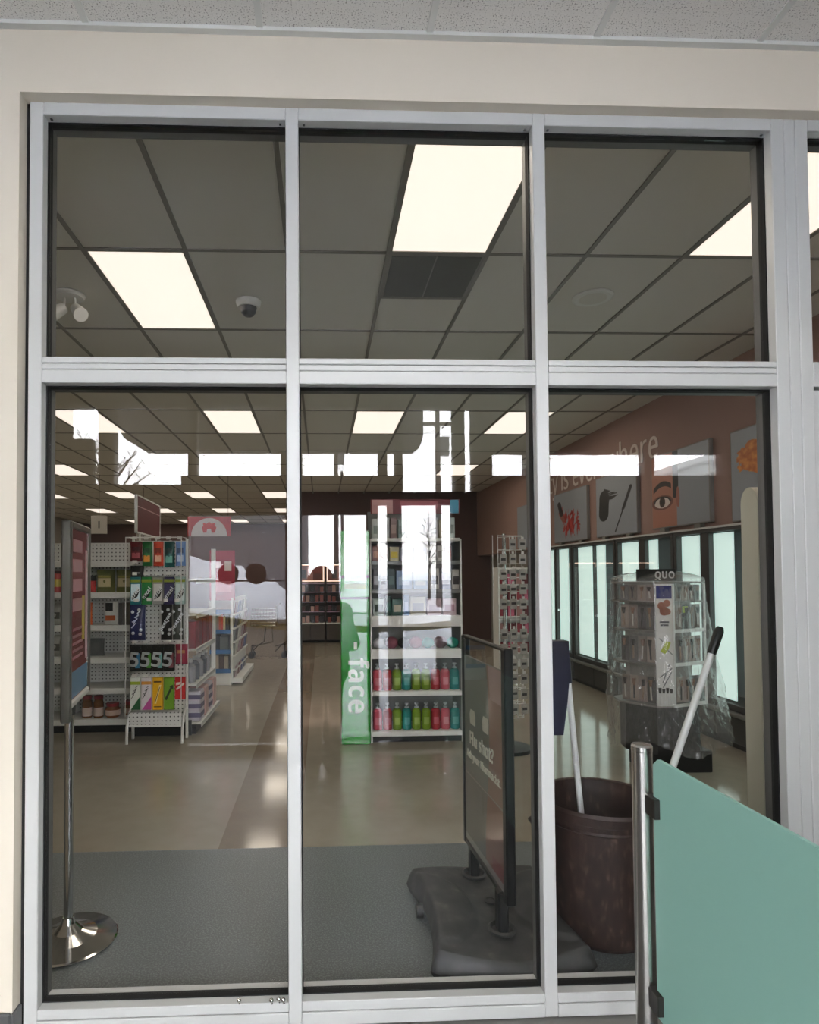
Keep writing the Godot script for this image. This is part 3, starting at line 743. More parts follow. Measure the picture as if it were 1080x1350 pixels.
		part("upright", bv(V(0.01, 0.40, ps[0][1] + 0.003), V(0.09, 1.965, ps[1][0] - 0.003 if ps[1][0] - ps[0][1] > 0.05 else ps[0][1] + 0.017), 0.003), dk, t)
		for pp in ps:
			var p := [maxf(pp[0] * 1.016, za + 0.03), pp[1] * 1.016]
			part("light_panel", bx(V(0.06, 0.42, p[0]), V(0.075, 1.955, p[1])), glow, t)
			var a := AreaLight3D.new()
			a.name = "lamp"; t.add_child(a, true)
			a.area_size = Vector2(p[1] - p[0] - 0.02, 1.5); a.light_energy = CASE * (p[1] - p[0]) * 1.5; a.light_color = col(0.86, 0.97, 0.94)
			a.area_range = 20.0; a.area_attenuation = 2.0; a.shadow_enabled = true
			a.position = V(0.056, 1.19, (p[0] + p[1]) / 2); a.rotation = V(0, PI / 2, 0)
		part("glass_door", bx(V(0.008, 0.40, za + 0.05), V(0.014, 1.965, zb - 0.05)), M("clear_glass"), t)
		part("door_handle", bx(V(-0.015, 1.0, (za + zb) / 2 + 0.1), V(0.008, 1.03, (za + zb) / 2 + 0.13)), M("chrome"), t)

const CASE := 0.18

# ---------------------------------------------------------------- goods
var shapes := {}
const ORD := ["first", "second", "third", "fourth", "fifth", "sixth", "seventh", "eighth", "ninth", "tenth"]

func pillow(w: float, h: float, d: float) -> ArrayMesh:          # a filled bag with crimped ends, base at y = 0, centred in x and z
	var key := "pillow %.3f %.3f %.3f" % [w, h, d]
	if not shapes.has(key):
		var m := MB.new()
		for s in [1.0, -1.0]:
			m.surf(func(u: float, v: float) -> Vector3:
				var uu := u if s > 0 else 1.0 - u
				var b := pow(maxf(0, sin(PI * uu)), 0.45) * pow(maxf(0, sin(PI * clampf((v - 0.03) / 0.9, 0, 1))), 0.45)
				var pinch := 1.0 - 0.06 * sin(PI * v)
				return V((uu - 0.5) * w * pinch, v * h, s * (0.001 + b * d * 0.5)), 8, 10)
		shapes[key] = m.mesh()
	return shapes[key]

func carton(w: float, h: float, d: float, r := 0.003) -> ArrayMesh:
	var key := "carton %.3f %.3f %.3f" % [w, h, d]
	if not shapes.has(key): shapes[key] = bv(V(-w / 2, 0, -d / 2), V(w / 2, h, d / 2), r).mesh()
	return shapes[key]

func front(w: float, h: float, x: float, y: float, z: float) -> MB:      # a thin printed patch on a face that looks to +z
	return bx(V(x - w / 2, y - h / 2, z), V(x + w / 2, y + h / 2, z + 0.0008))

func patch_poly(pts: Array, z: float) -> MB:
	var m := MB.new()
	m.prism(PackedVector2Array(pts), z, z + 0.0008)
	return m

func shelf_board(t: Node3D, x0: float, x1: float, y: float, z0: float, z1: float, lip := 0.05, mat: Material = null) -> void:
	var s := part("shelf", bv(V(x0, y - 0.02, z0), V(x1, y, z1), 0.003), mat if mat else M("white_steel"), t)
	part("price_rail", bv(V(x0, y - lip, z0), V(x1, y + 0.004, z0 + 0.012), 0.003), mat if mat else M("white_steel"), s)

func peg_mat() -> StandardMaterial3D:
	if not mats.has("pegboard"):
		var tex := picture(24, 24, func(u: float, v: float) -> Color:
			return col(0.22, 0.22, 0.22) if Vector2(u - 0.5, v - 0.5).length() < 0.17 else col(0.83, 0.83, 0.81))
		var m := print_mat("pegboard", tex, 0.6)
		m.uv1_triplanar = true; m.uv1_world_triplanar = true; m.uv1_scale = V(26, 26, 26)
	return mats["pegboard"]

func fixtures() -> void:
	left_gondola()
	gum_rack()
	aisle_shelves()
	far_aisle()
	end_cap()
	card_spinner()
	make_up_wall()
	brush_stand()
	signs()

# the white shelving left of the sweets rack
func left_gondola() -> void:
	var t := thing("shelving_unit", "white pegboard shelving unit left of the sweets rack", "shelf", V(0, 0, 0))
	var x0 := -3.55; var x1 := -1.885; var zf := -6.44; var zb := -6.88
	part("base", bx(V(x0, 0, zf - 0.05), V(x1, 0.085, zb)), M("black_plastic"), t)
	part("back_panel", bx(V(x0, 0.085, zb + 0.01), V(x1, 1.93, zb)), peg_mat(), t)
	part("side_panel", bv(V(x1, 0.0, zf), V(x1 + 0.02, 1.72, zb), 0.003), M("white_steel"), t)
	part("header_board", bv(V(x0, 1.735, zf - 0.02), V(x1, 1.925, zf - 0.035), 0.002), peg_mat(), t)
	for y in [0.14, 0.45, 0.76, 1.085, 1.42, 1.735]: shelf_board(t, x0, x1, y, zf, zb + 0.01, 0.055)
	part("divider", bv(V(-2.62, 0.14, zf), V(-2.605, 1.72, zb + 0.01), 0.003), M("white_steel"), t)
	# what stands on it
	var olive := col(0.4, 0.4, 0.16)
	for i in 2:
		var b := thing("snack_bag", ["plump olive green snack bag beside the red pouch", "olive green snack bag at the right end of its shelf"][i], "bag", V([-2.235, -2.035][i], 1.42, -6.58), 0.0, "snacks on the upper shelf")
		part("bag", pillow(0.19, 0.235, 0.11), P(olive), b)
		part("label_panel", front(0.13, 0.09, 0.0, 0.1, 0.054), P(col(0.72, 0.66, 0.5)), b)
		part("label_band", front(0.13, 0.02, 0.0, 0.16, 0.056), P(col(0.55, 0.52, 0.22)), b)
	var rp := thing("snack_pouch", "small red pouch with a black top beside olive bags", "pouch", V(-2.39, 1.42, -6.56))
	part("pouch", pillow(0.12, 0.17, 0.07), P(col(0.75, 0.13, 0.1)), rp)
	part("top_seal", bx(V(-0.058, 0.12, -0.012), V(0.058, 0.175, 0.032)), P(col(0.07, 0.06, 0.05)), rp)
	var jr := thing("snack_tub", "red and yellow snack tub at the left window edge", "tub", V(-2.72, 1.42, -6.56))
	var lm := MB.new(); lm.lathe([Vector2(0, 0), Vector2(0.06, 0), Vector2(0.062, 0.19), Vector2(0.05, 0.2), Vector2(0, 0.2)], 18)
	part("tub", lm, P(col(0.66, 0.2, 0.13)), jr)
	lm = MB.new(); lm.lathe([Vector2(0.0625, 0.06), Vector2(0.0628, 0.14)], 18)
	part("label_band", lm, P(col(0.72, 0.62, 0.2)), jr)
	lm = MB.new(); lm.lathe([Vector2(0.054, 0.2), Vector2(0.064, 0.2), Vector2(0.064, 0.225), Vector2(0, 0.225)], 18)
	part("lid", lm, P(col(0.3, 0.1, 0.08)), jr)
	var gb := thing("cereal_box", "white box with black top and orange picture on middle shelf", "box", V(-2.16, 1.085, -6.56))
	part("carton", carton(0.135, 0.24, 0.08), P(col(0.78, 0.78, 0.76)), gb)
	part("label_panel", front(0.075, 0.085, -0.022, 0.185, 0.04), P(col(0.06, 0.06, 0.06)), gb)
	part("picture_panel", front(0.1, 0.055, -0.01, 0.07, 0.04), P(col(0.7, 0.33, 0.13)), gb)
	for i in 3:
		solid("grey_carton", carton(0.035, 0.225, 0.15), P(col(0.33 + 0.03 * i, 0.32 + 0.03 * i, 0.31)), "slim dark grey carton standing beside the white box, %s of three" % ["first", "second", "third"][i], "carton", V(-2.065 + 0.04 * i, 1.085, -6.58), 0.0, "slim cartons on the middle shelf")
	var op := thing("orange_pouch", "orange pouch partly hidden by the poster stand", "pouch", V(-2.42, 1.085, -6.56))
	part("pouch", pillow(0.11, 0.23, 0.06), P(col(0.82, 0.36, 0.1)), op)
	part("label_panel", front(0.05, 0.05, 0.025, 0.16, 0.029), P(col(0.75, 0.1, 0.08)), op)
	for i in 2:
		var q := thing("clear_bag", ["pale clear bag at the left edge of the middle shelf", "pale clear bag at the left edge, one shelf lower"][i], "bag", V(-2.74, [1.085, 0.76][i], -6.58), 0.0, "clear bags at left")
		part("bag", pillow(0.15, 0.22, 0.08), P(col(0.68, 0.67, 0.63), 0.25), q)
		part("label_panel", front(0.06, 0.07, 0.02, 0.1, 0.039), P(col(0.3, 0.3, 0.25)), q)
	var gr := thing("grey_bag", "slumped grey bag alone on the fourth shelf", "bag", V(-2.36, 0.76, -6.62))
	part("bag", pillow(0.2, 0.18, 0.1), P(col(0.42, 0.43, 0.43), 0.3), gr)
	var names := ["tall red-lidded jar, left of two alike", "tall red-lidded jar, right of two alike"]
	for i in 2:
		var j := thing("nut_jar", names[i] + ", on the bottom shelf", "jar", V([-2.41, -2.295][i], 0.14, -6.55), 0.0, "red-lidded jars")
		lm = MB.new(); lm.lathe([Vector2(0, 0), Vector2(0.045, 0), Vector2(0.05, 0.01), Vector2(0.05, 0.15), Vector2(0.042, 0.175), Vector2(0.042, 0.19), Vector2(0, 0.19)], 18)
		part("jar", lm, P(col(0.45, 0.28, 0.15), 0.15), j)
		lm = MB.new(); lm.lathe([Vector2(0.0508, 0.02), Vector2(0.0508, 0.105)], 18)
		part("label_band", lm, P(col(0.78, 0.7, 0.66)), j)
		lm = MB.new(); lm.lathe([Vector2(0.04, 0.188), Vector2(0.045, 0.188), Vector2(0.045, 0.222), Vector2(0, 0.222)], 18)
		part("lid", lm, P(col(0.5, 0.04, 0.05)), j)
	for i in 2:
		var j := thing("nut_tub", ["squat red-lidded jar in front on the bottom shelf", "squat red-lidded jar behind at the shelf end"][i], "jar", V([-2.155, -2.0][i], 0.14, [-6.56, -6.66][i]), 0.0, "red-lidded jars")
		lm = MB.new(); lm.lathe([Vector2(0, 0), Vector2(0.06, 0), Vector2(0.075, 0.02), Vector2(0.075, 0.08), Vector2(0.055, 0.115), Vector2(0, 0.115)], 20)
		part("jar", lm, P(col(0.5, 0.3, 0.18), 0.15), j)
		lm = MB.new(); lm.lathe([Vector2(0.0758, 0.025), Vector2(0.0758, 0.078)], 20)
		part("label_band", lm, P(col(0.76, 0.66, 0.6)), j)
		lm = MB.new(); lm.lathe([Vector2(0.05, 0.113), Vector2(0.062, 0.113), Vector2(0.062, 0.145), Vector2(0, 0.145)], 20)
		part("lid", lm, P(col(0.55, 0.06, 0.06)), j)

# the rack of chewing gum on hooks
func hook(t: Node3D, x: float, y: float) -> void:
	var h := MB.new()
	h.tube([V(x, y, -6.19), V(x, y + 0.002, -5.99), V(x, y + 0.012, -5.982)], 0.0025, 5)
	var o := part("hook", h, M("chrome"), t)
	part("price_tag", bx(V(x - 0.022, y + 0.006, -5.981), V(x + 0.022, y + 0.034, -5.979)), P(col(0.86, 0.86, 0.83)), o)

func gum_rack() -> void:
	var t := thing("wire_rack", "white end rack of hooks carrying chewing gum packs", "rack", V(0, 0, 0))
	var ws := M("white_steel")
	part("back_panel", bx(V(-1.83, 0.16, -6.2), V(-1.34, 1.93, -6.215)), peg_mat(), t)
	for x in [-1.845, -1.325]:
		part("upright", bv(V(x - 0.012, 0.0, -6.2), V(x + 0.012, 1.95, -6.225), 0.002), ws, t)
		part("front_rod", tb([V(x, 0.27, -6.2), V(x, 0.27, -5.965), V(x, 1.955, -5.965), V(x, 1.955, -6.2)], 0.004, 6), ws, t)
		part("foot", tb([V(x, 0.32, -6.21), V(x, 0.26, -6.08), V(x, 0.16, -6.02), V(x, 0.0, -6.01)], 0.014, 8), ws, t)
	part("top_bar", bx(V(-1.845, 1.945, -5.97), V(-1.325, 1.955, -5.96)), ws, t)
	part("bottom_shelf", bv(V(-1.83, 0.155, -6.02), V(-1.34, 0.175, -6.2), 0.003), ws, t)
	part("bottom_grid", bx(V(-1.83, 0.175, -6.03), V(-1.34, 0.29, -6.035)), peg_mat(), t)
	var kit := "gum on the white rack"
	var X := func(i: int) -> float: return -1.765 + 0.105 * i
	# top row of bags
	var top := [["maroon gum bag at the top left of the rack", col(0.36, 0.04, 0.07), col(0.62, 0.3, 0.32), 0.115, 0.19], ["green gum bag with orange fruit on the top row", col(0.1, 0.42, 0.2), col(0.85, 0.55, 0.18), 0.095, 0.235], ["orange-red gum bag on the top row", col(0.78, 0.25, 0.13), col(0.93, 0.72, 0.6), 0.095, 0.235], ["dark teal gum bag on the top row", col(0.05, 0.33, 0.32), col(0.42, 0.66, 0.6), 0.1, 0.245], ["light blue gum bag at the top right of the rack", col(0.42, 0.56, 0.78), col(0.75, 0.83, 0.93), 0.095, 0.235]]
	for i in 5:
		var d: Array = top[i]
		hook(t, X.call(i), 1.925)
		var b := thing("gum_bag", d[0], "gum pack", V(X.call(i), 1.915 - d[4], -6.03), 0.0, kit)
		part("bag", pillow(d[3], d[4], 0.045), P(d[1], 0.3), b)
		part("label_panel", front(d[3] * 0.6, d[4] * 0.22, 0, d[4] * 0.62, 0.022), P((d[1] as Color).darkened(0.35)), b)
		part("picture_panel", front(d[3] * 0.62, d[4] * 0.26, 0, d[4] * 0.3, 0.022), P(d[2]), b)
	hook(t, -1.765, 1.70)
	var bk := thing("gum_bag", "black gum bag hanging below the maroon one", "gum pack", V(-1.755, 1.515, -6.03), 0.0, kit)
	part("bag", pillow(0.13, 0.17, 0.05), P(col(0.03, 0.03, 0.03), 0.3), bk)
	part("label_panel", front(0.06, 0.014, 0, 0.1, 0.024), P(col(0.5, 0.5, 0.5)), bk)
	# second row
	var second := [["white and teal gum pack on the second row", col(0.1, 0.45, 0.48), col(0.8, 0.88, 0.9)], ["green gum pack with a black swoosh on the second row", col(0.08, 0.5, 0.22), col(0.12, 0.5, 0.24)], ["white gum pack with black swoosh in the middle of the second row", col(0.55, 0.56, 0.54), col(0.82, 0.82, 0.8)], ["navy violet gum pack on the second row", col(0.13, 0.11, 0.3), col(0.2, 0.18, 0.36)], ["pale mint gum pack at the right of the second row", col(0.6, 0.7, 0.68), col(0.78, 0.84, 0.83)]]
	for i in 5:
		var d: Array = second[i]
		hook(t, X.call(i), 1.588)
		var b := thing("gum_pack", d[0], "gum pack", V(X.call(i), 1.315, -6.02), 0.0, kit)
		part("carton", carton(0.094, 0.262, 0.035), P(d[1], 0.3), b)
		part("top_band", front(0.094, 0.028, 0, 0.225, 0.0176), P(col(0.5, 0.55, 0.1)), b)
		part("label_panel", front(0.08, 0.16, 0, 0.115, 0.0176), P(d[2], 0.3), b)
		part("swoosh", patch_poly([Vector2(-0.036, 0.07), Vector2(-0.03, 0.045), Vector2(0.02, 0.075), Vector2(0.037, 0.125), Vector2(0.033, 0.15), Vector2(-0.005, 0.125)], 0.0186), P(col(0.05, 0.05, 0.05)), b)
		letters("excel", 0.05, P(col(0.88, 0.9, 0.9)), b, V(0.0, 0.11, 0.0205), V(0, 0, 0.95), true, true)
	# third row: large bags
	var third := [[0, "tall navy blue mint bag on the third row", col(0.08, 0.11, 0.3), "", 0.15, -1.75], [3, "tall black mint bag with white pellets, third row", col(0.06, 0.06, 0.06), "Dentyne", 0.105, -1.478], [4, "tall grey-green mint bag at the right of the third row", col(0.2, 0.22, 0.19), "Dentyne", 0.1, -1.368]]
	hook(t, X.call(1) + 0.03, 1.345)
	for d in third:
		hook(t, d[5], 1.335)
		var b := thing("mint_bag", d[1], "gum pack", V(d[5], 0.975, -6.03), 0.0, kit)
		part("bag", pillow(d[4], 0.35, 0.06), P(d[2], 0.3), b)
		for s in [[-0.04, 0.27], [0.02, 0.29], [-0.035, 0.07], [0.03, 0.06], [0.035, 0.1]]:
			var pm := MB.new(); pm.lathe([Vector2(0, -0.008), Vector2(0.012, -0.005), Vector2(0.016, 0), Vector2(0.012, 0.005), Vector2(0, 0.008)], 10)
			part("pellet_print", pm, P(col(0.75, 0.77, 0.78)), b, V(s[0], s[1], 0.0275), V(PI / 2, 0, 0))
		if d[3]: letters(d[3], 0.048, P(col(0.9, 0.92, 0.94)), b, V(-0.005, 0.175, 0.0315), V(0, 0, 1.05), true, true)
		else:
			for k in 3: part("scrawl_mark", tb([V(-0.05 + 0.02 * k, 0.12 + 0.045 * k, 0.03), V(-0.01 + 0.014 * k, 0.165 + 0.045 * k, 0.03), V(-0.045 + 0.024 * k, 0.175 + 0.04 * k, 0.03), V(0.005 + 0.012 * k, 0.2 + 0.04 * k, 0.03)], 0.0055, 5), P(col(0.85, 0.88, 0.93)), b)
	# fourth row: black packs with a large figure
	var fourth := [["black gum pack with a blue stripe behind the figure 5", col(0.15, 0.45, 0.6)], ["black gum pack with a green stripe behind the figure 5", col(0.25, 0.55, 0.12)], ["black gum pack with a pale teal stripe behind the figure 5", col(0.4, 0.62, 0.6)], ["black gum pack with a dull red stripe behind the figure 5", col(0.5, 0.22, 0.26)]]
	for i in 4:
		hook(t, X.call(i), 0.945)
		var b := thing("gum_pack", fourth[i][0], "gum pack", V(X.call(i), 0.685, -6.02), 0.0, kit)
		part("carton", carton(0.1, 0.25, 0.035), P(col(0.02, 0.02, 0.02), 0.25), b)
		part("stripe", patch_poly([Vector2(0.0, 0.03), Vector2(0.043, 0.03), Vector2(0.043, 0.17), Vector2(0.02, 0.17)], 0.0176), P(fourth[i][1]), b)
		letters("5", 0.19, P(col(0.66, 0.68, 0.68)), b, V(-0.012, 0.11, 0.0205), V(0, 0, -0.12), true, true)
	hook(t, X.call(4), 0.94)
	var pk := thing("gum_bag", "crimson gum bag at the right end of the black packs", "gum pack", V(X.call(4) + 0.01, 0.745, -6.03), 0.0, kit)
	part("bag", pillow(0.115, 0.19, 0.045), P(col(0.52, 0.1, 0.2), 0.3), pk)
	part("label_panel", front(0.07, 0.03, 0, 0.12, 0.022), P(col(0.7, 0.5, 0.3)), pk)
	# bottom row
	var low := [["white gum pack with a green corner, bottom left", col(0.84, 0.85, 0.82), col(0.05, 0.36, 0.2), 0], ["white gum pack with a pink corner on the bottom row", col(0.84, 0.82, 0.83), col(0.75, 0.3, 0.6), 0], ["yellow gum pack in the middle of the bottom row", col(0.88, 0.66, 0.07), col(0.93, 0.85, 0.6), 1], ["lime green gum pack on the bottom row", col(0.42, 0.6, 0.13), col(0.12, 0.2, 0.07), 2], ["shorter red gum pack at the right of the bottom row", col(0.75, 0.09, 0.08), col(0.88, 0.84, 0.8), 3]]
	for i in 5:
		var d: Array = low[i]
		hook(t, X.call(i), 0.63)
		var hgt := 0.305 if i < 4 else 0.21
		var b := thing("gum_pack", d[0], "gum pack", V(X.call(i), 0.625 - hgt, -6.02), 0.0, kit)
		part("carton", carton(0.095, hgt, 0.035), P(d[1], 0.3), b)
		if d[3] == 0:
			part("corner_panel", patch_poly([Vector2(-0.04, 0.004), Vector2(0.047, 0.004), Vector2(0.047, 0.13)], 0.0176), P(d[2]), b)
			part("top_band", front(0.093, 0.03, 0, 0.255, 0.0176), P(col(0.6, 0.68, 0.15) if i == 0 else col(0.8, 0.55, 0.2)), b)
			for k in 3: part("scrawl_mark", tb([V(-0.035 + 0.014 * k, 0.11 + 0.03 * k, 0.018), V(-0.012 + 0.014 * k, 0.145 + 0.03 * k, 0.018), V(-0.03 + 0.016 * k, 0.15 + 0.03 * k, 0.018), V(0.0 + 0.014 * k, 0.17 + 0.03 * k, 0.018)], 0.003, 5), P(col(0.12, 0.12, 0.12)), b)
		elif d[3] == 1:
			part("top_band", front(0.07, 0.014, 0, 0.265, 0.0176), P(col(0.3, 0.2, 0.05)), b)
			part("bottom_band", front(0.07, 0.01, 0, 0.03, 0.0176), P(col(0.3, 0.2, 0.05)), b)
			part("slash", patch_poly([Vector2(-0.03, 0.06), Vector2(-0.012, 0.06), Vector2(0.035, 0.235), Vector2(0.017, 0.235)], 0.0176), P(d[2]), b)
			part("arrow_mark", patch_poly([Vector2(-0.026, 0.07), Vector2(-0.02, 0.07), Vector2(0.024, 0.215), Vector2(0.018, 0.215)], 0.0186), P(col(0.35, 0.22, 0.05)), b)
		elif d[3] == 2:
			part("arrow_mark", patch_poly([Vector2(-0.04, 0.1), Vector2(-0.02, 0.09), Vector2(0.03, 0.2), Vector2(0.042, 0.19), Vector2(0.038, 0.235), Vector2(0.005, 0.22), Vector2(0.015, 0.21)], 0.0176), P(d[2]), b)
		else:
			part("slash", patch_poly([Vector2(-0.04, 0.1), Vector2(-0.028, 0.088), Vector2(0.042, 0.145), Vector2(0.03, 0.16)], 0.0176), P(d[2]), b)
			part("arrow_mark", patch_poly([Vector2(-0.04, 0.135), Vector2(-0.005, 0.14), Vector2(0.01, 0.165), Vector2(-0.035, 0.16)], 0.0176), P(d[2]), b)

# the run of shelves behind the gum rack, facing the aisle
func aisle_shelves() -> void:
	var t := thing("aisle_shelving", "white shelving side behind the gum rack facing the aisle", "shelf", V(0, 0, 0))
	var za := -6.34; var zb := -7.42
	part("base", bx(V(-1.66, 0, za - 0.02), V(-1.27, 0.07, zb)), M("black_plastic"), t)
	part("back_panel", bx(V(-1.68, 0.07, za), V(-1.66, 1.9, zb)), peg_mat(), t)
	for y in [[0.12, -1.2], [0.5, -1.25], [0.85, -1.25], [1.2, -1.25], [1.55, -1.25]]:
		var s := part("shelf", bv(V(-1.66, y[0] - 0.02, za), V(y[1], y[0], zb), 0.003), M("white_steel"), t)
		part("price_rail", bv(V(y[1] - 0.012, y[0] - 0.045, za), V(y[1], y[0] + 0.004, zb), 0.003), M("white_steel"), s)
	part("upright", bv(V(-1.3, 0.07, zb), V(-1.25, 1.9, zb - 0.02), 0.002), M("white_steel"), t)
	part("end_panel", bx(V(-1.862, 0.0, za + 0.02), V(-1.34, 1.9, za)), M("white_steel"), t)
	part("kick_board", bx(V(-1.86, 0.0, za + 0.03), V(-1.3, 0.15, za + 0.021)), M("black_plastic"), t)
	var r := 0
	var ord := ["first", "second", "third", "fourth", "fifth", "sixth"]
	for i in 5:
		var z := za - 0.13 - 0.2 * i
		solid("red_carton", carton(0.13, 0.27, 0.16), P([col(0.5, 0.05, 0.06), col(0.44, 0.04, 0.05)][i % 2], 0.3), "dark red carton on the aisle side shelf, %s from the glass" % ord[i], "carton", V(-1.34, 0.85, z), 0.0, "red cartons facing the aisle")
		var q := thing("silver_bottle", "silver grey bottle below the red cartons, %s from the glass" % ord[i], "bottle", V(-1.34, 0.5, z), 0.0, "silver bottles facing the aisle")
		var lm := MB.new(); lm.lathe([Vector2(0, 0), Vector2(0.05, 0), Vector2(0.052, 0.16), Vector2(0.02, 0.19), Vector2(0.02, 0.2)], 12)
		part("bottle", lm, P([col(0.55, 0.55, 0.57), col(0.3, 0.31, 0.34)][i % 2], 0.25), q)
		lm = MB.new(); lm.lathe([Vector2(0, 0.2), Vector2(0.024, 0.2), Vector2(0.024, 0.24), Vector2(0, 0.24)], 12)
		part("cap", lm, P(col(0.7, 0.7, 0.7), 0.3), q)
	for i in 4:
		var z := za - 0.14 - 0.25 * i
		var q := thing("tissue_pack", "pale %s pack on the bottom aisle shelf, %s from the glass" % [["striped", "pink", "striped", "pink"][i], ord[i]], "pack", V(-1.31, 0.12, z), 0.0, "packs on the bottom aisle shelf")
		part("carton", carton(0.17, 0.3, 0.2, 0.01), P([col(0.72, 0.7, 0.74), col(0.72, 0.58, 0.56)][i % 2], 0.3), q)
		if i % 2 == 0:
			for k in 3: part("stripe", bx(V(-0.087, 0.04 + 0.09 * k, -0.102), V(0.087, 0.085 + 0.09 * k, 0.102)), P(col(0.3, 0.27, 0.4)), q)

# farther down the aisle: a blue-edged display, magazine side and a parked cart
func far_aisle() -> void:
	var blue := P(col(0.09, 0.36, 0.58))
	var t := thing("aisle_display", "end display with blue shelf edges down the aisle", "shelf", V(-1.47, 0, -9.12))
	part("base", bv(V(-0.15, 0, 0), V(0.15, 0.2, -0.4), 0.004), M("white_steel"), t)
	part("back_panel", bx(V(-0.15, 0.2, -0.38), V(0.15, 1.22, -0.4)), M("pale_wall"), t)
	part("side_panel", bx(V(-0.16, 0, 0), V(-0.15, 1.22, -0.4)), M("white_steel"), t)
	part("side_panel", bx(V(0.15, 0, 0), V(0.16, 1.22, -0.4)), M("white_steel"), t)
	for y in [0.225, 0.50, 0.79, 1.08]:
		var s := part("shelf", bv(V(-0.15, y - 0.015, 0.0), V(0.15, y, -0.38), 0.002), M("white_steel"), t)
		part("shelf_edge", bv(V(-0.15, y - 0.05, 0.0), V(0.15, y + 0.012, 0.012), 0.002), blue, s)
	var hd := part("header_panel", bv(V(-0.17, 1.22, -0.1), V(0.2, 1.95, -0.115), 0.003), P(col(0.62, 0.18, 0.26)), t)
	part("print_patch", front(0.12, 0.1, -0.06, 0.52 + 1.22, -0.0995), P(col(0.85, 0.7, 0.72)), hd)
	part("print_patch", front(0.1, 0.14, 0.1, 0.5 + 1.22, -0.0995), P(col(0.88, 0.84, 0.84)), hd)
	part("print_patch", front(0.28, 0.16, 0.01, 0.2 + 1.22, -0.0995), P(col(0.78, 0.45, 0.5)), hd)
	var rows := [[0.79, [[col(0.42, 0.55, 0.5), 0.035, 0.2], [col(0.45, 0.58, 0.53), 0.035, 0.2], [col(0.6, 0.55, 0.55), 0.03, 0.19], [col(0.75, 0.4, 0.35), 0.028, 0.21], [col(0.78, 0.3, 0.24), 0.028, 0.23], [col(0.8, 0.75, 0.6), 0.03, 0.2], [col(0.12, 0.08, 0.1), 0.045, 0.21]]],
		[0.5, [[col(0.05, 0.05, 0.06), 0.06, 0.22], [col(0.05, 0.05, 0.06), 0.06, 0.22], [col(0.34, 0.37, 0.36), 0.12, 0.2]]],
		[0.225, [[col(0.7, 0.64, 0.56), 0.08, 0.2], [col(0.33, 0.25, 0.2), 0.07, 0.2], [col(0.62, 0.58, 0.5), 0.06, 0.19]]]]
	var names := ["upper", "middle", "lower"]
	for r in 3:
		var x := -1.47 - 0.135 + (0.03 if r == 2 else 0.0)
		var n := 0
		for d in rows[r][1]:
			n += 1
			solid("book", carton(d[1], d[2], 0.14, 0.002), P(d[0], 0.35), "small book, %s from the left on the %s blue-edged shelf" % [ORD[n - 1], names[r]], "book", V(x + d[1] / 2, rows[r][0], -9.21), 0.0, "books on the blue-edged display")
			x += d[1] + 0.004
	# magazine side running away along the aisle
	var s := thing("magazine_rack", "slanted magazine rack on the side of the blue-edged display", "rack", V(-1.31, 0, -9.14))
	part("back_panel", bx(V(0.0, 0.05, 0), V(0.02, 1.25, -1.5)), M("white_steel"), s)
	part("base", bv(V(0.0, 0.03, 0), V(0.16, 0.1, -1.5), 0.004), M("white_steel"), s)
	for k in 5: part("pocket", bv(V(0.02, 0.2 + 0.2 * k, 0), V(0.06, 0.225 + 0.2 * k, -1.5), 0.003), M("white_steel"), s)
	var mc := [col(0.6, 0.5, 0.52), col(0.25, 0.3, 0.5), col(0.75, 0.74, 0.7), col(0.45, 0.2, 0.22), col(0.3, 0.3, 0.3)]
	for k in 5:
		for i in 4:
			var o := solid("magazine", carton(0.012, 0.17, 0.26, 0.001), P(mc[(k * 2 + i * 3) % 5], 0.3), "magazine in the %s row of the slanted aisle rack, %s from the near end" % [["bottom", "second lowest", "middle", "second highest", "top"][k], ORD[i]], "magazine", V(-1.275, 0.225 + 0.2 * k if k else 0.1, -9.33 - 0.36 * i), 0.0, "magazines facing the aisle")
			o.rotation.z = -0.12
	# cart
	var c := thing("shopping_cart", "wire shopping cart parked at the end of the aisle", "cart", V(-1.02, 0, -12.1))
	var fr := M("cart_metal", col(0.25, 0.2, 0.16), 0.35, 0.5)
	for x in [-0.22, 0.22]:
		part("side_frame", tb([V(x - 0.1, 0.12, 0.05), V(x, 0.22, -0.05), V(x + 0.12, 0.3, -0.1), V(x + 0.16, 0.62, -0.1)], 0.012, 6), fr, c)
		part("side_frame", tb([V(x + 0.0, 0.62, 0.0), V(x + 0.28, 0.62, 0.0), V(x + 0.3, 0.3, 0.0), V(x - 0.1, 0.22, 0.02)], 0.012, 6), fr, c)
	for x in [-0.32, 0.3]:
		for z in [-0.12, 0.1]:
			var wm := MB.new(); wm.lathe([Vector2(0, -0.02), Vector2(0.06, -0.02), Vector2(0.06, 0.02), Vector2(0, 0.02)], 14)
			part("wheel", wm, M("black_plastic"), c, V(x, 0.06, z), V(PI / 2, 0, 0))
			part("fork", bx(V(x - 0.01, 0.06, z - 0.026), V(x + 0.01, 0.24, z + 0.026)), fr, c)
	var gm := MB.new()
	for i in 9:
		gm.tube([V(-0.34 + 0.06 * i, 0.62, 0.12), V(-0.3 + 0.055 * i, 0.95, 0.16)], 0.004, 4, false)
	for k in 6: gm.tube([V(-0.34 + 0.008 * k, 0.62 + 0.065 * k, 0.12 + 0.008 * k), V(0.14, 0.62 + 0.065 * k, 0.12 + 0.008 * k)], 0.004, 4, false)
	part("basket_grid", gm, M("chrome"), c)
	part("basket_floor", bx(V(-0.34, 0.6, -0.25), V(0.14, 0.615, 0.12)), fr, c)
	part("seat_panel", bx(V(0.14, 0.62, -0.25), V(0.16, 1.0, 0.14)), P(col(0.3, 0.2, 0.13)), c)
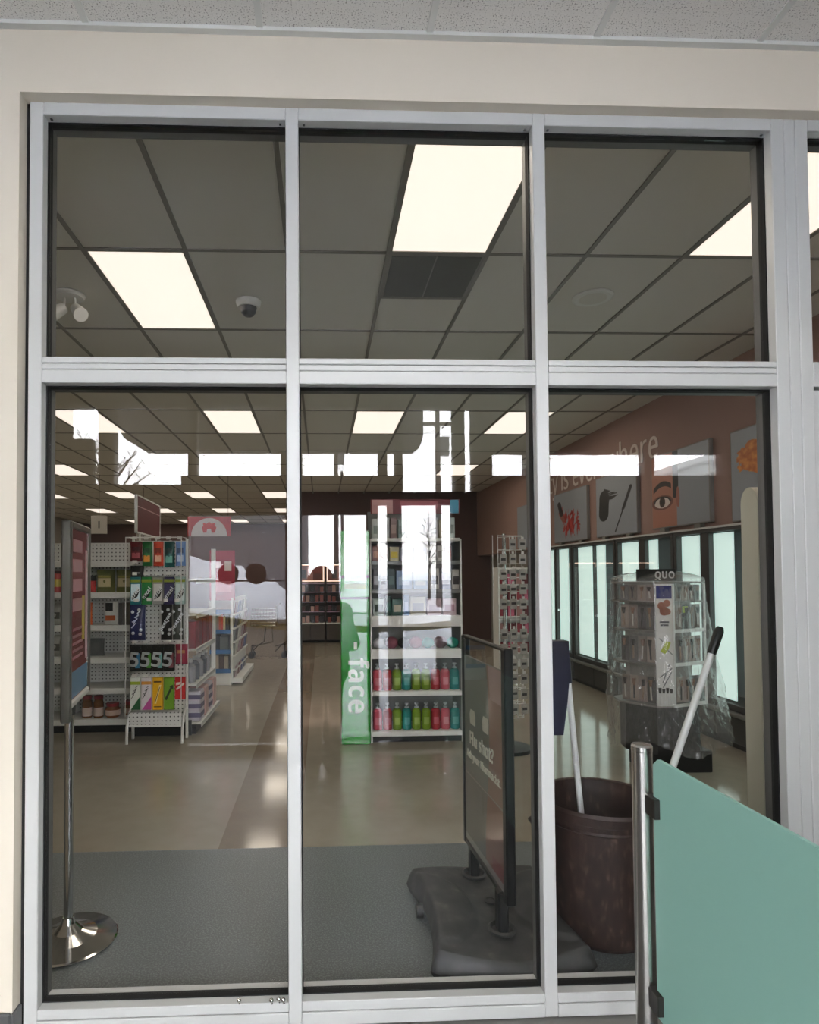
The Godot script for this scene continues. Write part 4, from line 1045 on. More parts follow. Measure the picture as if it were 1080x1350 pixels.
	part("handle", tb([V(0.2, 1.02, -0.27), V(0.2, 1.02, 0.17)], 0.016, 8), P(col(0.25, 0.06, 0.06)), c)

# the green panel and the white shelves with bottles
func soap(label: String, at: Vector3, c: Color, s := 1.0) -> void:
	var b := thing("pump_bottle", label, "bottle", at, 0.0, "coloured pump bottles")
	if not shapes.has("soap"):
		var m := MB.new()
		m.lathe([Vector2(0, 0), Vector2(0.04, 0), Vector2(0.045, 0.008), Vector2(0.045, 0.17), Vector2(0.036, 0.19), Vector2(0.016, 0.2), Vector2(0, 0.2)], 16)
		shapes["soap"] = m.mesh()
		m = MB.new()
		m.lathe([Vector2(0, 0.199), Vector2(0.02, 0.199), Vector2(0.02, 0.215), Vector2(0.007, 0.218), Vector2(0.007, 0.235), Vector2(0.018, 0.236), Vector2(0.018, 0.25), Vector2(0, 0.252)], 12)
		m.box(V(-0.006, 0.238, 0.01), V(0.006, 0.248, 0.045))
		shapes["pump"] = m.mesh()
	var body := M("soap_%s" % c.to_html(false), c, 0.12)
	body.clearcoat_enabled = true; body.clearcoat = 0.5
	part("bottle", shapes["soap"], body, b)
	part("pump", shapes["pump"], P(col(0.72, 0.74, 0.74)), b)
	var q := MB.new()
	for i in 6:
		var a0 := -0.6 + 0.2 * i; var a1 := a0 + 0.2
		q.quad(V(sin(a0) * 0.0456, 0.05, cos(a0) * 0.0456), V(sin(a1) * 0.0456, 0.05, cos(a1) * 0.0456), V(sin(a1) * 0.0456, 0.12, cos(a1) * 0.0456), V(sin(a0) * 0.0456, 0.12, cos(a0) * 0.0456))
	part("label_panel", q, P(c.lightened(0.25)), b)

func end_cap() -> void:
	var g := thing("green_panel", "bright green standing panel with white lettering beside the bottle shelves", "panel", V(0.315, 0, -5.87))
	var gm := M("green_acrylic", col(0.02, 0.56, 0.1), 0.12)
	part("board", bv(V(-0.135, 0, -0.4), V(0.135, 2.0, 0.0), 0.006), gm, g)
	part("band", front(0.27, 0.02, 0, 1.565, 0.0), P(col(0.01, 0.16, 0.03)), g)
	part("band", front(0.27, 0.02, 0, 1.365, 0.0), P(col(0.01, 0.16, 0.03)), g)
	part("print_band", front(0.2, 0.05, 0, 1.475, 0.0), P(col(0.5, 0.6, 0.12)), g)
	letters("- face", 0.26, P(col(0.86, 0.92, 0.86)), g, V(0.02, 0.62, 0.0015), V(0, 0, -PI / 2), true)
	var t := thing("end_shelving", "white end shelves of pump bottles and toiletries beside the green panel", "shelf", V(0, 0, 0))
	var x0 := 0.47; var x1 := 1.32; var zf := -5.9; var zb := -6.32
	part("base", bx(V(x0, 0, zf - 0.04), V(x1, 0.075, zb)), M("black_plastic"), t)
	part("back_panel", bx(V(x0, 0.075, zb), V(x1, 2.22, zb - 0.02)), M("panel_grey", col(0.5, 0.5, 0.49), 0.6), t)
	for x in [x0 - 0.012, x1]:
		part("upright", bv(V(x, 0, zf), V(x + 0.014, 1.92, zf - 0.02), 0.002), M("white_steel"), t)
		part("side_panel", bx(V(x, 0.075, zf - 0.02), V(x + 0.01, 1.92, zb)), M("panel_grey"), t)
	for y in [[0.105, 0.04], [0.48, 0.04], [0.875, 0.085], [1.19, 0.10]]: shelf_board(t, x0, x1, y[0], zf, zb, y[1])
	for y in [1.44, 1.71]: shelf_board(t, x0, x1, y, zf, zb, 0.035, M("shelf_glass_grey", col(0.4, 0.41, 0.4), 0.3))
	part("top_shelf", bv(V(x0, 1.90, zf), V(x1, 1.93, zb), 0.003), M("white_steel"), t)
	var h := part("header_sign", bv(V(x0, 2.16, zf), V(x1, 2.30, zf - 0.02), 0.003), P(col(0.42, 0.07, 0.12)), t)
	part("header_picture", front(0.2, 0.13, x0 + 0.11, 2.23, zf), P(col(0.72, 0.52, 0.5)), h)
	part("header_picture", front(0.36, 0.07, x0 + 0.46, 2.245, zf), P(col(0.6, 0.25, 0.28)), h)
	part("header_edge", front(0.08, 0.13, x1 - 0.05, 2.23, zf), P(col(0.2, 0.5, 0.6)), h)
	# bottles, two rows
	var cs := {"red": col(0.6, 0.06, 0.12), "lime": col(0.42, 0.55, 0.04), "teal": col(0.05, 0.48, 0.46), "pink": col(0.75, 0.3, 0.36)}
	var rowc := ["pink", "red", "lime", "teal", "lime", "lime", "red", "pink", "teal"]
	for r in 2:
		for i in rowc.size():
			var c: Color = cs[rowc[i]]
			soap("%s pump bottle, %s from the left on the %s bottle shelf" % [rowc[i], ORD[i], ["lower", "upper"][r]], V(0.53 + 0.093 * i, [0.105, 0.48][r], -6.0), c)
	# pouffes
	var bc := [col(0.72, 0.72, 0.73), col(0.5, 0.28, 0.33), col(0.1, 0.1, 0.1), col(0.58, 0.38, 0.4), col(0.4, 0.66, 0.62), col(0.45, 0.36, 0.38), col(0.05, 0.52, 0.44)]
	var bn := ["pale grey", "plum", "black", "dusty pink", "mint", "brownish", "green"]
	for i in 7:
		var m := MB.new()
		var rad := 0.058 + 0.006 * (i % 2)
		var nf := FastNoiseLite.new(); nf.seed = i; nf.frequency = 9.0
		m.surf(func(u: float, v: float) -> Vector3:
			var a := TAU * u; var b := PI * (v - 0.5)
			var p := V(cos(a) * cos(b), sin(b), -sin(a) * cos(b))
			return V(0, rad * 0.86, 0) + p * V(1, 0.86, 0.8) * rad * (1 + 0.25 * nf.get_noise_3dv(p)), 20, 12, true)
		solid("bath_sponge", m, P(bc[i], 0.8), "round %s bath sponge on the shelf under the thick white edge" % bn[i], "sponge", V(0.55 + 0.118 * i, 0.876, -6.0), 0.0, "bath sponges")
	# cartons and bottles on the upper shelves
	var rows := [[1.19, [[0.11, 0.165, col(0.62, 0.68, 0.64), col(0.2, 0.28, 0.24)], [0.05, 0.19, col(0.05, 0.3, 0.24), col(0.1, 0.4, 0.32)], [0.1, 0.16, col(0.05, 0.27, 0.22), col(0.7, 0.68, 0.6)], [0.05, 0.2, col(0.3, 0.45, 0.62), col(0.5, 0.6, 0.75)], [0.15, 0.18, col(0.66, 0.64, 0.55), col(0.45, 0.45, 0.46)], [0.14, 0.16, col(0.72, 0.62, 0.64), col(0.6, 0.5, 0.54)], [0.13, 0.16, col(0.75, 0.66, 0.68), col(0.62, 0.45, 0.5)]]],
		[1.44, [[0.06, 0.2, col(0.08, 0.08, 0.08), col(0.5, 0.5, 0.5)], [0.06, 0.21, col(0.6, 0.6, 0.6), col(0.08, 0.08, 0.08)], [0.07, 0.2, col(0.06, 0.2, 0.2), col(0.3, 0.4, 0.4)], [0.15, 0.18, col(0.45, 0.55, 0.68), col(0.62, 0.7, 0.78)], [0.14, 0.17, col(0.42, 0.52, 0.6), col(0.6, 0.65, 0.66)], [0.1, 0.2, col(0.7, 0.7, 0.68), col(0.2, 0.2, 0.22)], [0.1, 0.2, col(0.3, 0.33, 0.4), col(0.6, 0.6, 0.62)], [0.08, 0.19, col(0.66, 0.64, 0.6), col(0.15, 0.13, 0.12)]]],
		[1.71, [[0.06, 0.15, col(0.5, 0.33, 0.28), col(0.7, 0.5, 0.4)], [0.08, 0.15, col(0.72, 0.68, 0.66), col(0.6, 0.5, 0.48)], [0.09, 0.14, col(0.7, 0.68, 0.52), col(0.75, 0.68, 0.15)], [0.12, 0.13, col(0.5, 0.52, 0.56), col(0.25, 0.24, 0.22)], [0.12, 0.13, col(0.5, 0.56, 0.66), col(0.64, 0.68, 0.72)], [0.08, 0.15, col(0.75, 0.74, 0.72), col(0.1, 0.1, 0.1)], [0.06, 0.15, col(0.72, 0.72, 0.7), col(0.5, 0.5, 0.48)], [0.07, 0.15, col(0.32, 0.14, 0.13), col(0.6, 0.3, 0.25)]]],
		[1.93, [[0.07, 0.19, col(0.72, 0.74, 0.72), col(0.5, 0.55, 0.52)], [0.08, 0.2, col(0.76, 0.77, 0.76), col(0.6, 0.6, 0.6)], [0.06, 0.2, col(0.5, 0.4, 0.37), col(0.65, 0.55, 0.5)], [0.08, 0.18, col(0.55, 0.62, 0.6), col(0.4, 0.45, 0.44)], [0.07, 0.19, col(0.4, 0.45, 0.42), col(0.6, 0.64, 0.62)], [0.1, 0.2, col(0.74, 0.75, 0.76), col(0.6, 0.62, 0.64)], [0.1, 0.2, col(0.76, 0.76, 0.77), col(0.62, 0.64, 0.66)], [0.07, 0.18, col(0.58, 0.55, 0.42), col(0.45, 0.35, 0.25)], [0.07, 0.2, col(0.7, 0.74, 0.72), col(0.5, 0.55, 0.52)]]]]
	var rn := ["blue-green", "third", "second", "top"]
	for r in 4:
		var x := x0 + 0.02; var n := 0
		for d in rows[r][1]:
			n += 1
			var b := thing("toiletry_carton", "toiletry carton, %s from the left on the %s shelf of the white unit" % [ORD[n - 1], ["blue and green", "grey glass", "upper grey", "topmost"][r]], "carton", V(x + d[0] / 2, rows[r][0], -6.0), 0.0, "toiletry cartons")
			part("carton", carton(d[0], d[1], 0.07), P(d[2], 0.35), b)
			part("label_panel", front(d[0] * 0.72, d[1] * 0.42, 0, d[1] * 0.45, 0.0352), P(d[3]), b)
			x += d[0] + 0.012

# the spinner with small carded goods, right of the white shelves
func card_spinner() -> void:
	var t := thing("card_spinner", "tall wire spinner of small carded goods behind the black sign", "rack", V(1.66, 0, -5.62))
	var mt := M("chrome")
	var lm := MB.new(); lm.lathe([Vector2(0, 0), Vector2(0.22, 0), Vector2(0.22, 0.03), Vector2(0.04, 0.05), Vector2(0.02, 0.06)], 20)
	part("base", lm, M("black_plastic"), t)
	part("post", tb([V(0, 0.05, 0), V(0, 1.95, 0)], 0.016, 8), mt, t)
	for f in 3:
		var gm := MB.new()
		for i in 5: gm.tube([V(-0.12 + 0.06 * i, 0.3, 0.1), V(-0.12 + 0.06 * i, 1.93, 0.1)], 0.003, 4, false)
		for k in 14: gm.tube([V(-0.12, 0.3 + 0.125 * k, 0.1), V(0.12, 0.3 + 0.125 * k, 0.1)], 0.003, 4, false)
		part("grid", gm, M("white_steel"), t, Vector3.ZERO, V(0, TAU * f / 3 + 0.25, 0))
	var rowname := ["top", "second", "third", "fourth", "fifth", "sixth", "seventh", "eighth", "ninth", "tenth", "eleventh", "lowest"]
	var turn := 0.25
	for k in 12:
		for i in 3:
			if (k == 0 and i == 0) or (k == 5 and i < 2): continue
			var p := V(-0.085 + 0.085 * i, 1.80 - 0.132 * k, 0.13 + 0.02 * i)
			var at := V(1.66, 0, -5.62) + Basis(Vector3.UP, turn) * p
			var c := thing("goods_card", "small white goods card, %s row of the wire spinner, %s" % [rowname[k], ["left", "middle", "right"][i]], "card", at, turn, "cards on the wire spinner")
			part("card", carton(0.07, 0.09, 0.004, 0.001), P(col(0.62, 0.61, 0.58)), c)
			part("trinket", front(0.045, 0.022, 0, 0.04 + 0.005 * ((k + i) % 3), 0.002), P(col(0.2, 0.2, 0.2)), c)
			part("hang_tab", front(0.026, 0.024, 0, 0.102, 0.0), P(col(0.8, 0.8, 0.78)), c)

# farther goods at the back: make-up counters and a pink shelf
func make_up_wall() -> void:
	var br := M("dark_wood", col(0.2, 0.14, 0.12), 0.4)
	for u in 3:
		var x := -0.62 + 0.72 * u
		var t := thing("makeup_counter", "dark brown make-up counter at the back, %s of the three" % ["left", "middle", "right"][u], "counter", V(x, 0, -14.62), 0.0, "make-up counters at the back")
		part("carcass", bv(V(0, 0.0, -0.35), V(0.70, 1.86, -0.33), 0.003), br, t)
		part("drawer", bv(V(0.01, 0.06, 0.0), V(0.345, 0.42, -0.33), 0.004), M("dark_drawer", col(0.3, 0.27, 0.25), 0.5), t)
		part("drawer", bv(V(0.355, 0.06, 0.0), V(0.69, 0.42, -0.33), 0.004), M("dark_drawer"), t)
		part("counter_top", bv(V(0, 0.43, 0.02), V(0.70, 0.46, -0.33), 0.004), M("white_steel"), t)
		for y in [0.72, 0.95, 1.18, 1.38]:
			part("shelf", bv(V(0, y - 0.02, -0.06), V(0.70, y, -0.33), 0.003), br, t)
			part("shelf_edge", bx(V(0.02, y - 0.012, -0.06), V(0.68, y + 0.002, -0.052)), P([col(0.85, 0.55, 0.4), col(0.75, 0.62, 0.72)][int(y * 10) % 2]), t)
		var fr := MB.new()
		for q in [[0.02, 1.42, 0.68, 1.45], [0.02, 1.8, 0.68, 1.83], [0.02, 1.45, 0.05, 1.8], [0.65, 1.45, 0.68, 1.8]]: fr.box(V(q[0], q[1], -0.05), V(q[2], q[3], -0.02))
		var lf := M("light_frame", col(0.95, 0.85, 0.78), 0.5)
		lf.emission_enabled = true; lf.emission = col(1.0, 0.86, 0.76); lf.emission_energy_multiplier = 0.9
		part("lit_sign_frame", fr, lf, t)
		var la := AreaLight3D.new()
		la.name = "lamp"; t.add_child(la, true)
		la.area_size = Vector2(0.6, 0.03); la.light_energy = 0.02; la.light_color = col(1.0, 0.86, 0.76); la.area_range = 10.0; la.area_attenuation = 2.0; la.shadow_enabled = true
		la.position = V(0.35, 1.815, -0.015); la.rotation = V(0, PI, 0)
		part("picture_panel", bx(V(0.05, 1.45, -0.05), V(0.65, 1.8, -0.04)), P(col(0.42, 0.25, 0.2)), t)
		part("picture_patch", front(0.14, 0.3, 0.35, 1.62, -0.04), P(col(0.72, 0.5, 0.45)), t)
		part("picture_patch", front(0.2, 0.14, 0.53, 1.68, -0.04), P(col(0.52, 0.22, 0.16)), t)
		part("picture_patch", front(0.1, 0.2, 0.2, 1.6, -0.04), P(col(0.2, 0.16, 0.15)), t)
		var r2 := RandomNumberGenerator.new(); r2.seed = 40 + u
		for k in 4:
			for i in 6:
				var cc: Color = [col(0.12, 0.09, 0.09), col(0.5, 0.25, 0.2), col(0.7, 0.55, 0.5), col(0.3, 0.15, 0.16)][r2.randi() % 4]
				solid("makeup_box", carton(0.08, 0.12 + 0.02 * (r2.randi() % 3), 0.06), P(cc, 0.3), "small make-up box in the dark counters at the back", "make-up", V(x + 0.08 + 0.108 * i, [0.46, 0.72, 0.95, 1.18][k], -14.74), 0.0, "make-up at the back")
	var t2 := thing("pink_goods_shelf", "small shelf of pink and red goods beyond the wire spinner", "shelf", V(3.0, 0, -9.7))
	part("back_panel", bx(V(-0.25, 0.1, -0.2), V(0.4, 1.68, -0.22)), M("white_steel"), t2)
	for s in [-0.25, 0.4]: part("leg", bx(V(s - 0.012, 0, -0.22), V(s + 0.012, 1.68, 0.1)), M("white_steel"), t2)
	for y in [0.35, 0.65, 0.92, 1.17, 1.42, 1.66]: part("shelf", bv(V(-0.25, y - 0.015, 0.1), V(0.4, y, -0.2), 0.002), M("white_steel"), t2)
	for k in 5:
		for i in 5:
			var cc: Color = [col(0.5, 0.07, 0.14), col(0.72, 0.35, 0.45), col(0.6, 0.42, 0.4), col(0.36, 0.06, 0.1)][(k * 2 + i) % 4]
			solid("pink_carton", carton(0.1, 0.16, 0.1), P(cc, 0.35), "pink or red carton on the small shelf beyond the spinner", "carton", V(2.83 + 0.13 * i, [0.35, 0.65, 0.92, 1.17, 1.42][k], -9.72), 0.0, "pink cartons beyond the spinner")

# the plastic-wrapped brush stand
func brush_stand() -> void:
	var at := V(2.735, 0, -5.0)
	var t := thing("brush_stand", "white make-up brush stand on a black base under plastic wrap", "display stand", at)
	var A := Vector2(-0.335, 0.02); var B := Vector2(-0.155, 0.25); var C := Vector2(-0.03, 0.265); var D := Vector2(0.31, 0.13); var E := Vector2(0.30, -0.12); var F := Vector2(-0.1, -0.28); var G := Vector2(-0.3, -0.16)
	var poly := PackedVector2Array([A, B, C, D, E, F, G])
	var lay := Transform3D(Basis(V(1, 0, 0), V(0, 0, 1), V(0, -1, 0)), Vector3.ZERO)      # polygon (x, z) pulled up along y
	var pr := func(p: PackedVector2Array, y0: float, y1: float, grow := 1.0) -> MB:
		var m := MB.new(); var q := PackedVector2Array()
		for k in p: q.append(Vector2(k.x, k.y) * grow)
		m.prism(q, -y1, -y0, Transform3D(Basis(V(1, 0, 0), V(0, 0, 1), V(0, -1, 0)), Vector3.ZERO)); return m
	part("base", bv(V(-0.16, 0, -0.2), V(0.36, 0.17, 0.12), 0.006), M("black_plastic"), t)
	part("drum", pr.call(poly, 0.17, 0.545, 0.86), M("black_plastic"), t)
	part("core", pr.call(poly, 0.575, 1.5, 0.72), M("core_grey", col(0.52, 0.5, 0.48), 0.5), t)
	for y in [0.545, 0.86, 1.12, 1.35, 1.5]:
		part("tray", pr.call(poly, y, y + 0.014), M("tray_grey", col(0.45, 0.43, 0.41), 0.4), t)
	var wall := func(p: Vector2, q: Vector2, y0: float, y1: float, th: float) -> MB:
		var m := MB.new()
		var d := (q - p).normalized(); var nn := Vector2(-d.y, d.x) * th
		m.prism(PackedVector2Array([p, q, q - nn, p - nn]), -y1, -y0, lay); return m
	for y in [0.545, 0.86, 1.12]: part("tray_edge", wall.call(C, D, y, y + 0.026, -0.008), M("white_plastic"), t)
	part("corner_strip", wall.call(B, C, 0.56, 1.5, -0.012), M("white_plastic"), t)
	part("corner_strip", wall.call(C, C.lerp(D, 0.04), 0.56, 1.5, -0.012), M("white_plastic"), t)
	part("corner_strip", wall.call(D.lerp(C, 0.03), D, 0.56, 1.5, -0.012), M("white_plastic"), t)
	var hd := part("header_sign", bx(V(-0.24, 1.52, 0.135), V(0.07, 1.615, 0.155)), M("black_plastic"), t)
	letters("QUO", 0.075, P(col(0.82, 0.82, 0.82)), hd, V(-0.02, 1.567, 0.157))
	# prints on the corner strip
	var dirv := (C - B).normalized(); var ang := -atan2(dirv.y, dirv.x)
	var mid := (B + C) / 2
	var sn := Node3D.new(); sn.name = "strip_print"; t.add_child(sn); sn.position = V(mid.x, 0, mid.y); sn.rotation.y = ang
	var zp := 0.0125
	part("blue_print", front(0.115, 0.1, 0, 1.435, zp), P(col(0.16, 0.17, 0.42)), sn)
	for q in [[-0.02, 1.33, 0.03], [0.02, 1.35, 0.028], [0.0, 1.29, 0.035], [0.025, 1.285, 0.025]]:
		var cm := MB.new(); cm.lathe([Vector2(0, 0), Vector2(q[2], 0), Vector2(q[2], 0.0008), Vector2(0, 0.0008)], 14)
		part("brown_print", cm, P([col(0.62, 0.36, 0.26), col(0.5, 0.24, 0.16)][int(q[0] * 100) & 1]), sn, V(q[0], q[1], zp), V(PI / 2, 0, 0))
	for k in 2: part("caption_print", front(0.07 - 0.01 * k, 0.013, 0, 1.205 - 0.024 * k, zp), P(col(0.3, 0.3, 0.34)), sn)
	part("green_print", patch_poly([Vector2(-0.035, 0.98), Vector2(0.0, 0.96), Vector2(0.03, 1.0), Vector2(0.045, 1.05), Vector2(0.0, 1.06), Vector2(-0.01, 1.02)], zp), P(col(0.68, 0.75, 0.12)), sn)
	for q in [[-0.04, 1.08, 0.0, 1.04], [0.02, 0.99, 0.055, 0.955], [0.03, 0.88, -0.02, 0.74], [-0.04, 0.78, 0.05, 0.85], [0.045, 0.82, -0.02, 0.7]]:
		part("brush_print", tb([V(q[0], q[1], zp), V(q[2], q[3], zp)], 0.004, 5), P(col(0.4, 0.43, 0.44)), sn)
	for k in 4:
		var bm := MB.new(); bm.tube([V(-0.045 + 0.028 * k, 0.57, 0.018), V(-0.045 + 0.028 * k, 0.66, 0.018)], 0.005, 6); 
		part("brush_handle", bm, P(col(0.85, 0.85, 0.84)), sn)
		part("brush_tip", tb([V(-0.045 + 0.028 * k, 0.66, 0.018), V(-0.045 + 0.028 * k, 0.70 - 0.008 * (k % 2), 0.018)], [0.007, 0.012], 6), P(col(0.08, 0.07, 0.07)), sn)
	# goods hanging on the two visible faces
	var fr := [[C, D, "right", 5], [A, B, "left", 4]]
	var tone := [col(0.5, 0.45, 0.42), col(0.3, 0.28, 0.28), col(0.62, 0.56, 0.52), col(0.42, 0.4, 0.4), col(0.56, 0.5, 0.48)]
	var levels := [[0.572, 0.2, "bottom"], [0.885, 0.2, "third"], [1.145, 0.19, "second"], [1.365, 0.125, "top"]]
	for f in fr:
		var p: Vector2 = f[0]; var q: Vector2 = f[1]
		var d := (q - p).normalized(); var a := -atan2(d.y, d.x); var inn := Vector2(d.y, -d.x) * 0.03
		for k in 4:
			var n: int = f[3]
			for i in n:
				var u := (i + 0.6) / (n + 0.3)
				var c := p.lerp(q, u) + inn
				var L: Array = levels[k]
				var w := p.distance_to(q) / (n + 0.6)
				var b := thing("brush_pack", "carded brush pack on the wrapped stand, %s row of its %s face, %s along" % [L[2], f[2], ORD[i]], "brush pack", at + V(c.x, L[0], c.y), a, "packs on the wrapped brush stand")
				part("card", carton(w, L[1], 0.006, 0.001), P(tone[(i * 2 + k) % 5]), b)
				part("handle", tb([V(0, 0.02, 0.01), V(0.006 * ((i % 3) - 1), L[1] * 0.62, 0.01)], 0.006, 6), P([col(0.75, 0.72, 0.68), col(0.12, 0.11, 0.11), col(0.6, 0.5, 0.42)][(i + k) % 3]), b)
				part("tip", tb([V(0.006 * ((i % 3) - 1), L[1] * 0.62, 0.01), V(0.006 * ((i % 3) - 1), L[1] * 0.88, 0.01)], [0.009, 0.016], 8), P([col(0.14, 0.1, 0.09), col(0.5, 0.36, 0.28)][(i + k) % 2]), b)
				if k == 2 and f[2] == "right" and i == 2: part("yellow_tag", front(0.06, 0.05, 0, 0.15, 0.004), P(col(0.72, 0.78, 0.12)), b)
	# thin clear wrap thrown over the stand
	var wm := MB.new()
	var fn := FastNoiseLite.new(); fn.seed = 12; fn.frequency = 1.0
	var rr := func(a: float) -> float:       # outline of the stand by angle
		var dir := Vector2(cos(a), sin(a)); var best := 0.2
		for i in poly.size():
			var s := poly[i]; var e := poly[(i + 1) % poly.size()] - s
			var den := dir.cross(e)
			if absf(den) < 1e-6: continue
			var tt := s.cross(e) / den; var uu := s.cross(dir) / den
			if tt > 0 and uu >= 0 and uu <= 1: best = maxf(best, tt)
		return best
	wm.surf(func(u: float, v: float) -> Vector3:
		var a := -TAU * u; var base: float = rr.call(a)
		var y: float; var r: float
		if v < 0.2:
			r = (base + 0.012) * v / 0.2; y = 1.60 - 0.06 * pow(v / 0.2, 3)
			if v > 0.001: y -= 0.0
		else:
			var s := (v - 0.2) / 0.8
			y = lerpf(1.54, 0.235 + 0.05 * sin(3 * a + 1.0) + 0.03 * fn.get_noise_1d(a * 3), s)
			var flare := 0.012 + 0.19 * pow(s, 1.6) * (0.75 + 0.35 * cos(a - 0.15) + 0.12 * sin(5 * a))
			r = base * (1.0 - 0.1 * smoothstep(0.6, 1.0, s)) + flare + 0.010 * s * sin(17 * a + 4 * s) + 0.02 * s * fn.get_noise_2d(cos(a) * 6 + 9 * s, sin(a) * 6)
		var crum := 0.004 + 0.012 * smoothstep(0.55, 0.9, v)
		r += crum * (fn.get_noise_3d(cos(a) * 16, sin(a) * 16, y * 12) + 0.7 * fn.get_noise_3d(cos(a) * 34, sin(a) * 34, y * 30)) * (1.0 if v > 0.15 else 0.0)
		return V(cos(a) * r, y, sin(a) * r), 170, 70, true)
	var film := M("clear_wrap", Color(0.86, 0.87, 0.86, 0.11), 0.06)
	film.transparency = BaseMaterial3D.TRANSPARENCY_ALPHA
	solid("plastic_wrap", wm, film, "crumpled clear plastic sheet thrown over the brush stand", "plastic wrap", at)

func signs() -> void:
	# aisle blade sign above the left shelving
	var t := thing("aisle_sign", "dark red blade sign in a pale frame above the left shelving", "sign", V(-1.93, 1.93, -7.05), 0.045)
	part("board", bv(V(-0.008, 0.1, -0.55), V(0.008, 0.5, 0.55), 0.003), P(col(0.36, 0.07, 0.09)), t)
	var fr := MB.new()
	for q in [[0.1, 0.115, -0.56, 0.56], [0.485, 0.5, -0.56, 0.56]]: fr.box(V(-0.014, q[0], q[2]), V(0.014, q[1], q[3]))
	for z in [-0.56, 0.545]: fr.box(V(-0.014, 0.1, z), V(0.014, 0.5, z + 0.015))
	part("frame", fr, M("white_steel"), t)
	part("rule", bx(V(0.008, 0.375, -0.54), V(0.0095, 0.385, 0.54)), P(col(0.75, 0.6, 0.6)), t)
	for z in [-0.4, 0.4]: part("post", tb([V(0, 0, z), V(0, 0.1, z)], 0.01, 6), M("white_steel"), t)
	# hanging banner with a leaf emblem
	var b := thing("hanging_banner", "red hanging banner with a white half-round emblem over the aisle", "banner", V(-2.14, 2.33, -12.0))
	part("cloth", bv(V(-0.41, 0, -0.004), V(0.41, 0.38, 0.004), 0.002), P(col(0.6, 0.1, 0.12), 0.6), b)
	var arc := [Vector2(-0.34, 0.0)]
	for i in 25: arc.append(Vector2(-cos(PI * i / 24.0) * 0.34, 0.01 + sin(PI * i / 24.0) * 0.34))
	arc.append(Vector2(0.34, 0.0))
	part("half_round", patch_poly(arc, 0.004), P(col(0.75, 0.74, 0.76), 0.6), b)
	part("emblem", patch_poly([Vector2(-0.11, 0.07), Vector2(0.11, 0.07), Vector2(0.14, 0.17), Vector2(0.11, 0.2), Vector2(0.12, 0.26), Vector2(0.05, 0.24), Vector2(0.0, 0.28), Vector2(-0.05, 0.24), Vector2(-0.12, 0.26), Vector2(-0.11, 0.2), Vector2(-0.14, 0.17)], 0.005), P(col(0.7, 0.1, 0.12), 0.6), b)
	part("emblem_ring", patch_poly([Vector2(-0.05, 0.07), Vector2(0.05, 0.07), Vector2(0.035, 0.14), Vector2(-0.035, 0.14)], 0.006), P(col(0.75, 0.74, 0.76), 0.6), b)
	for x in [-0.36, 0.36]: part("cord", tb([V(x, 0.38, 0), V(x, CEIL - 2.33, 0)], 0.003, 4), M("dark_frame"), b)
	for q in [[-4.28, 2.40, -12.2, 0.3, 0.35, "left"], [-3.94, 2.3, -14.0, 0.32, 0.3, "right"]]:
		var g := thing("aisle_number", "small grey aisle number board hanging far back, %s of two" % q[5], "sign", V(q[0], q[1], q[2]), 0.0, "grey aisle boards")
		part("board", bv(V(-q[3] / 2, 0, -0.01), V(q[3] / 2, q[4], 0.01), 0.003), P(col(0.6, 0.58, 0.55)), g)
		part("mark", front(0.03, 0.14, 0, q[4] / 2, 0.01), P(col(0.25, 0.24, 0.23)), g)
		part("cord", tb([V(0, q[4], 0), V(0, CEIL - q[1], 0)], 0.004, 4), M("dark_frame"), g)

# ---------------------------------------------------------------- things close to the glass, and in the lobby
func lobby_things() -> void:
	poster_stand()
	pavement_sign()
	bin_and_poles()
	barrier()
	oddments()

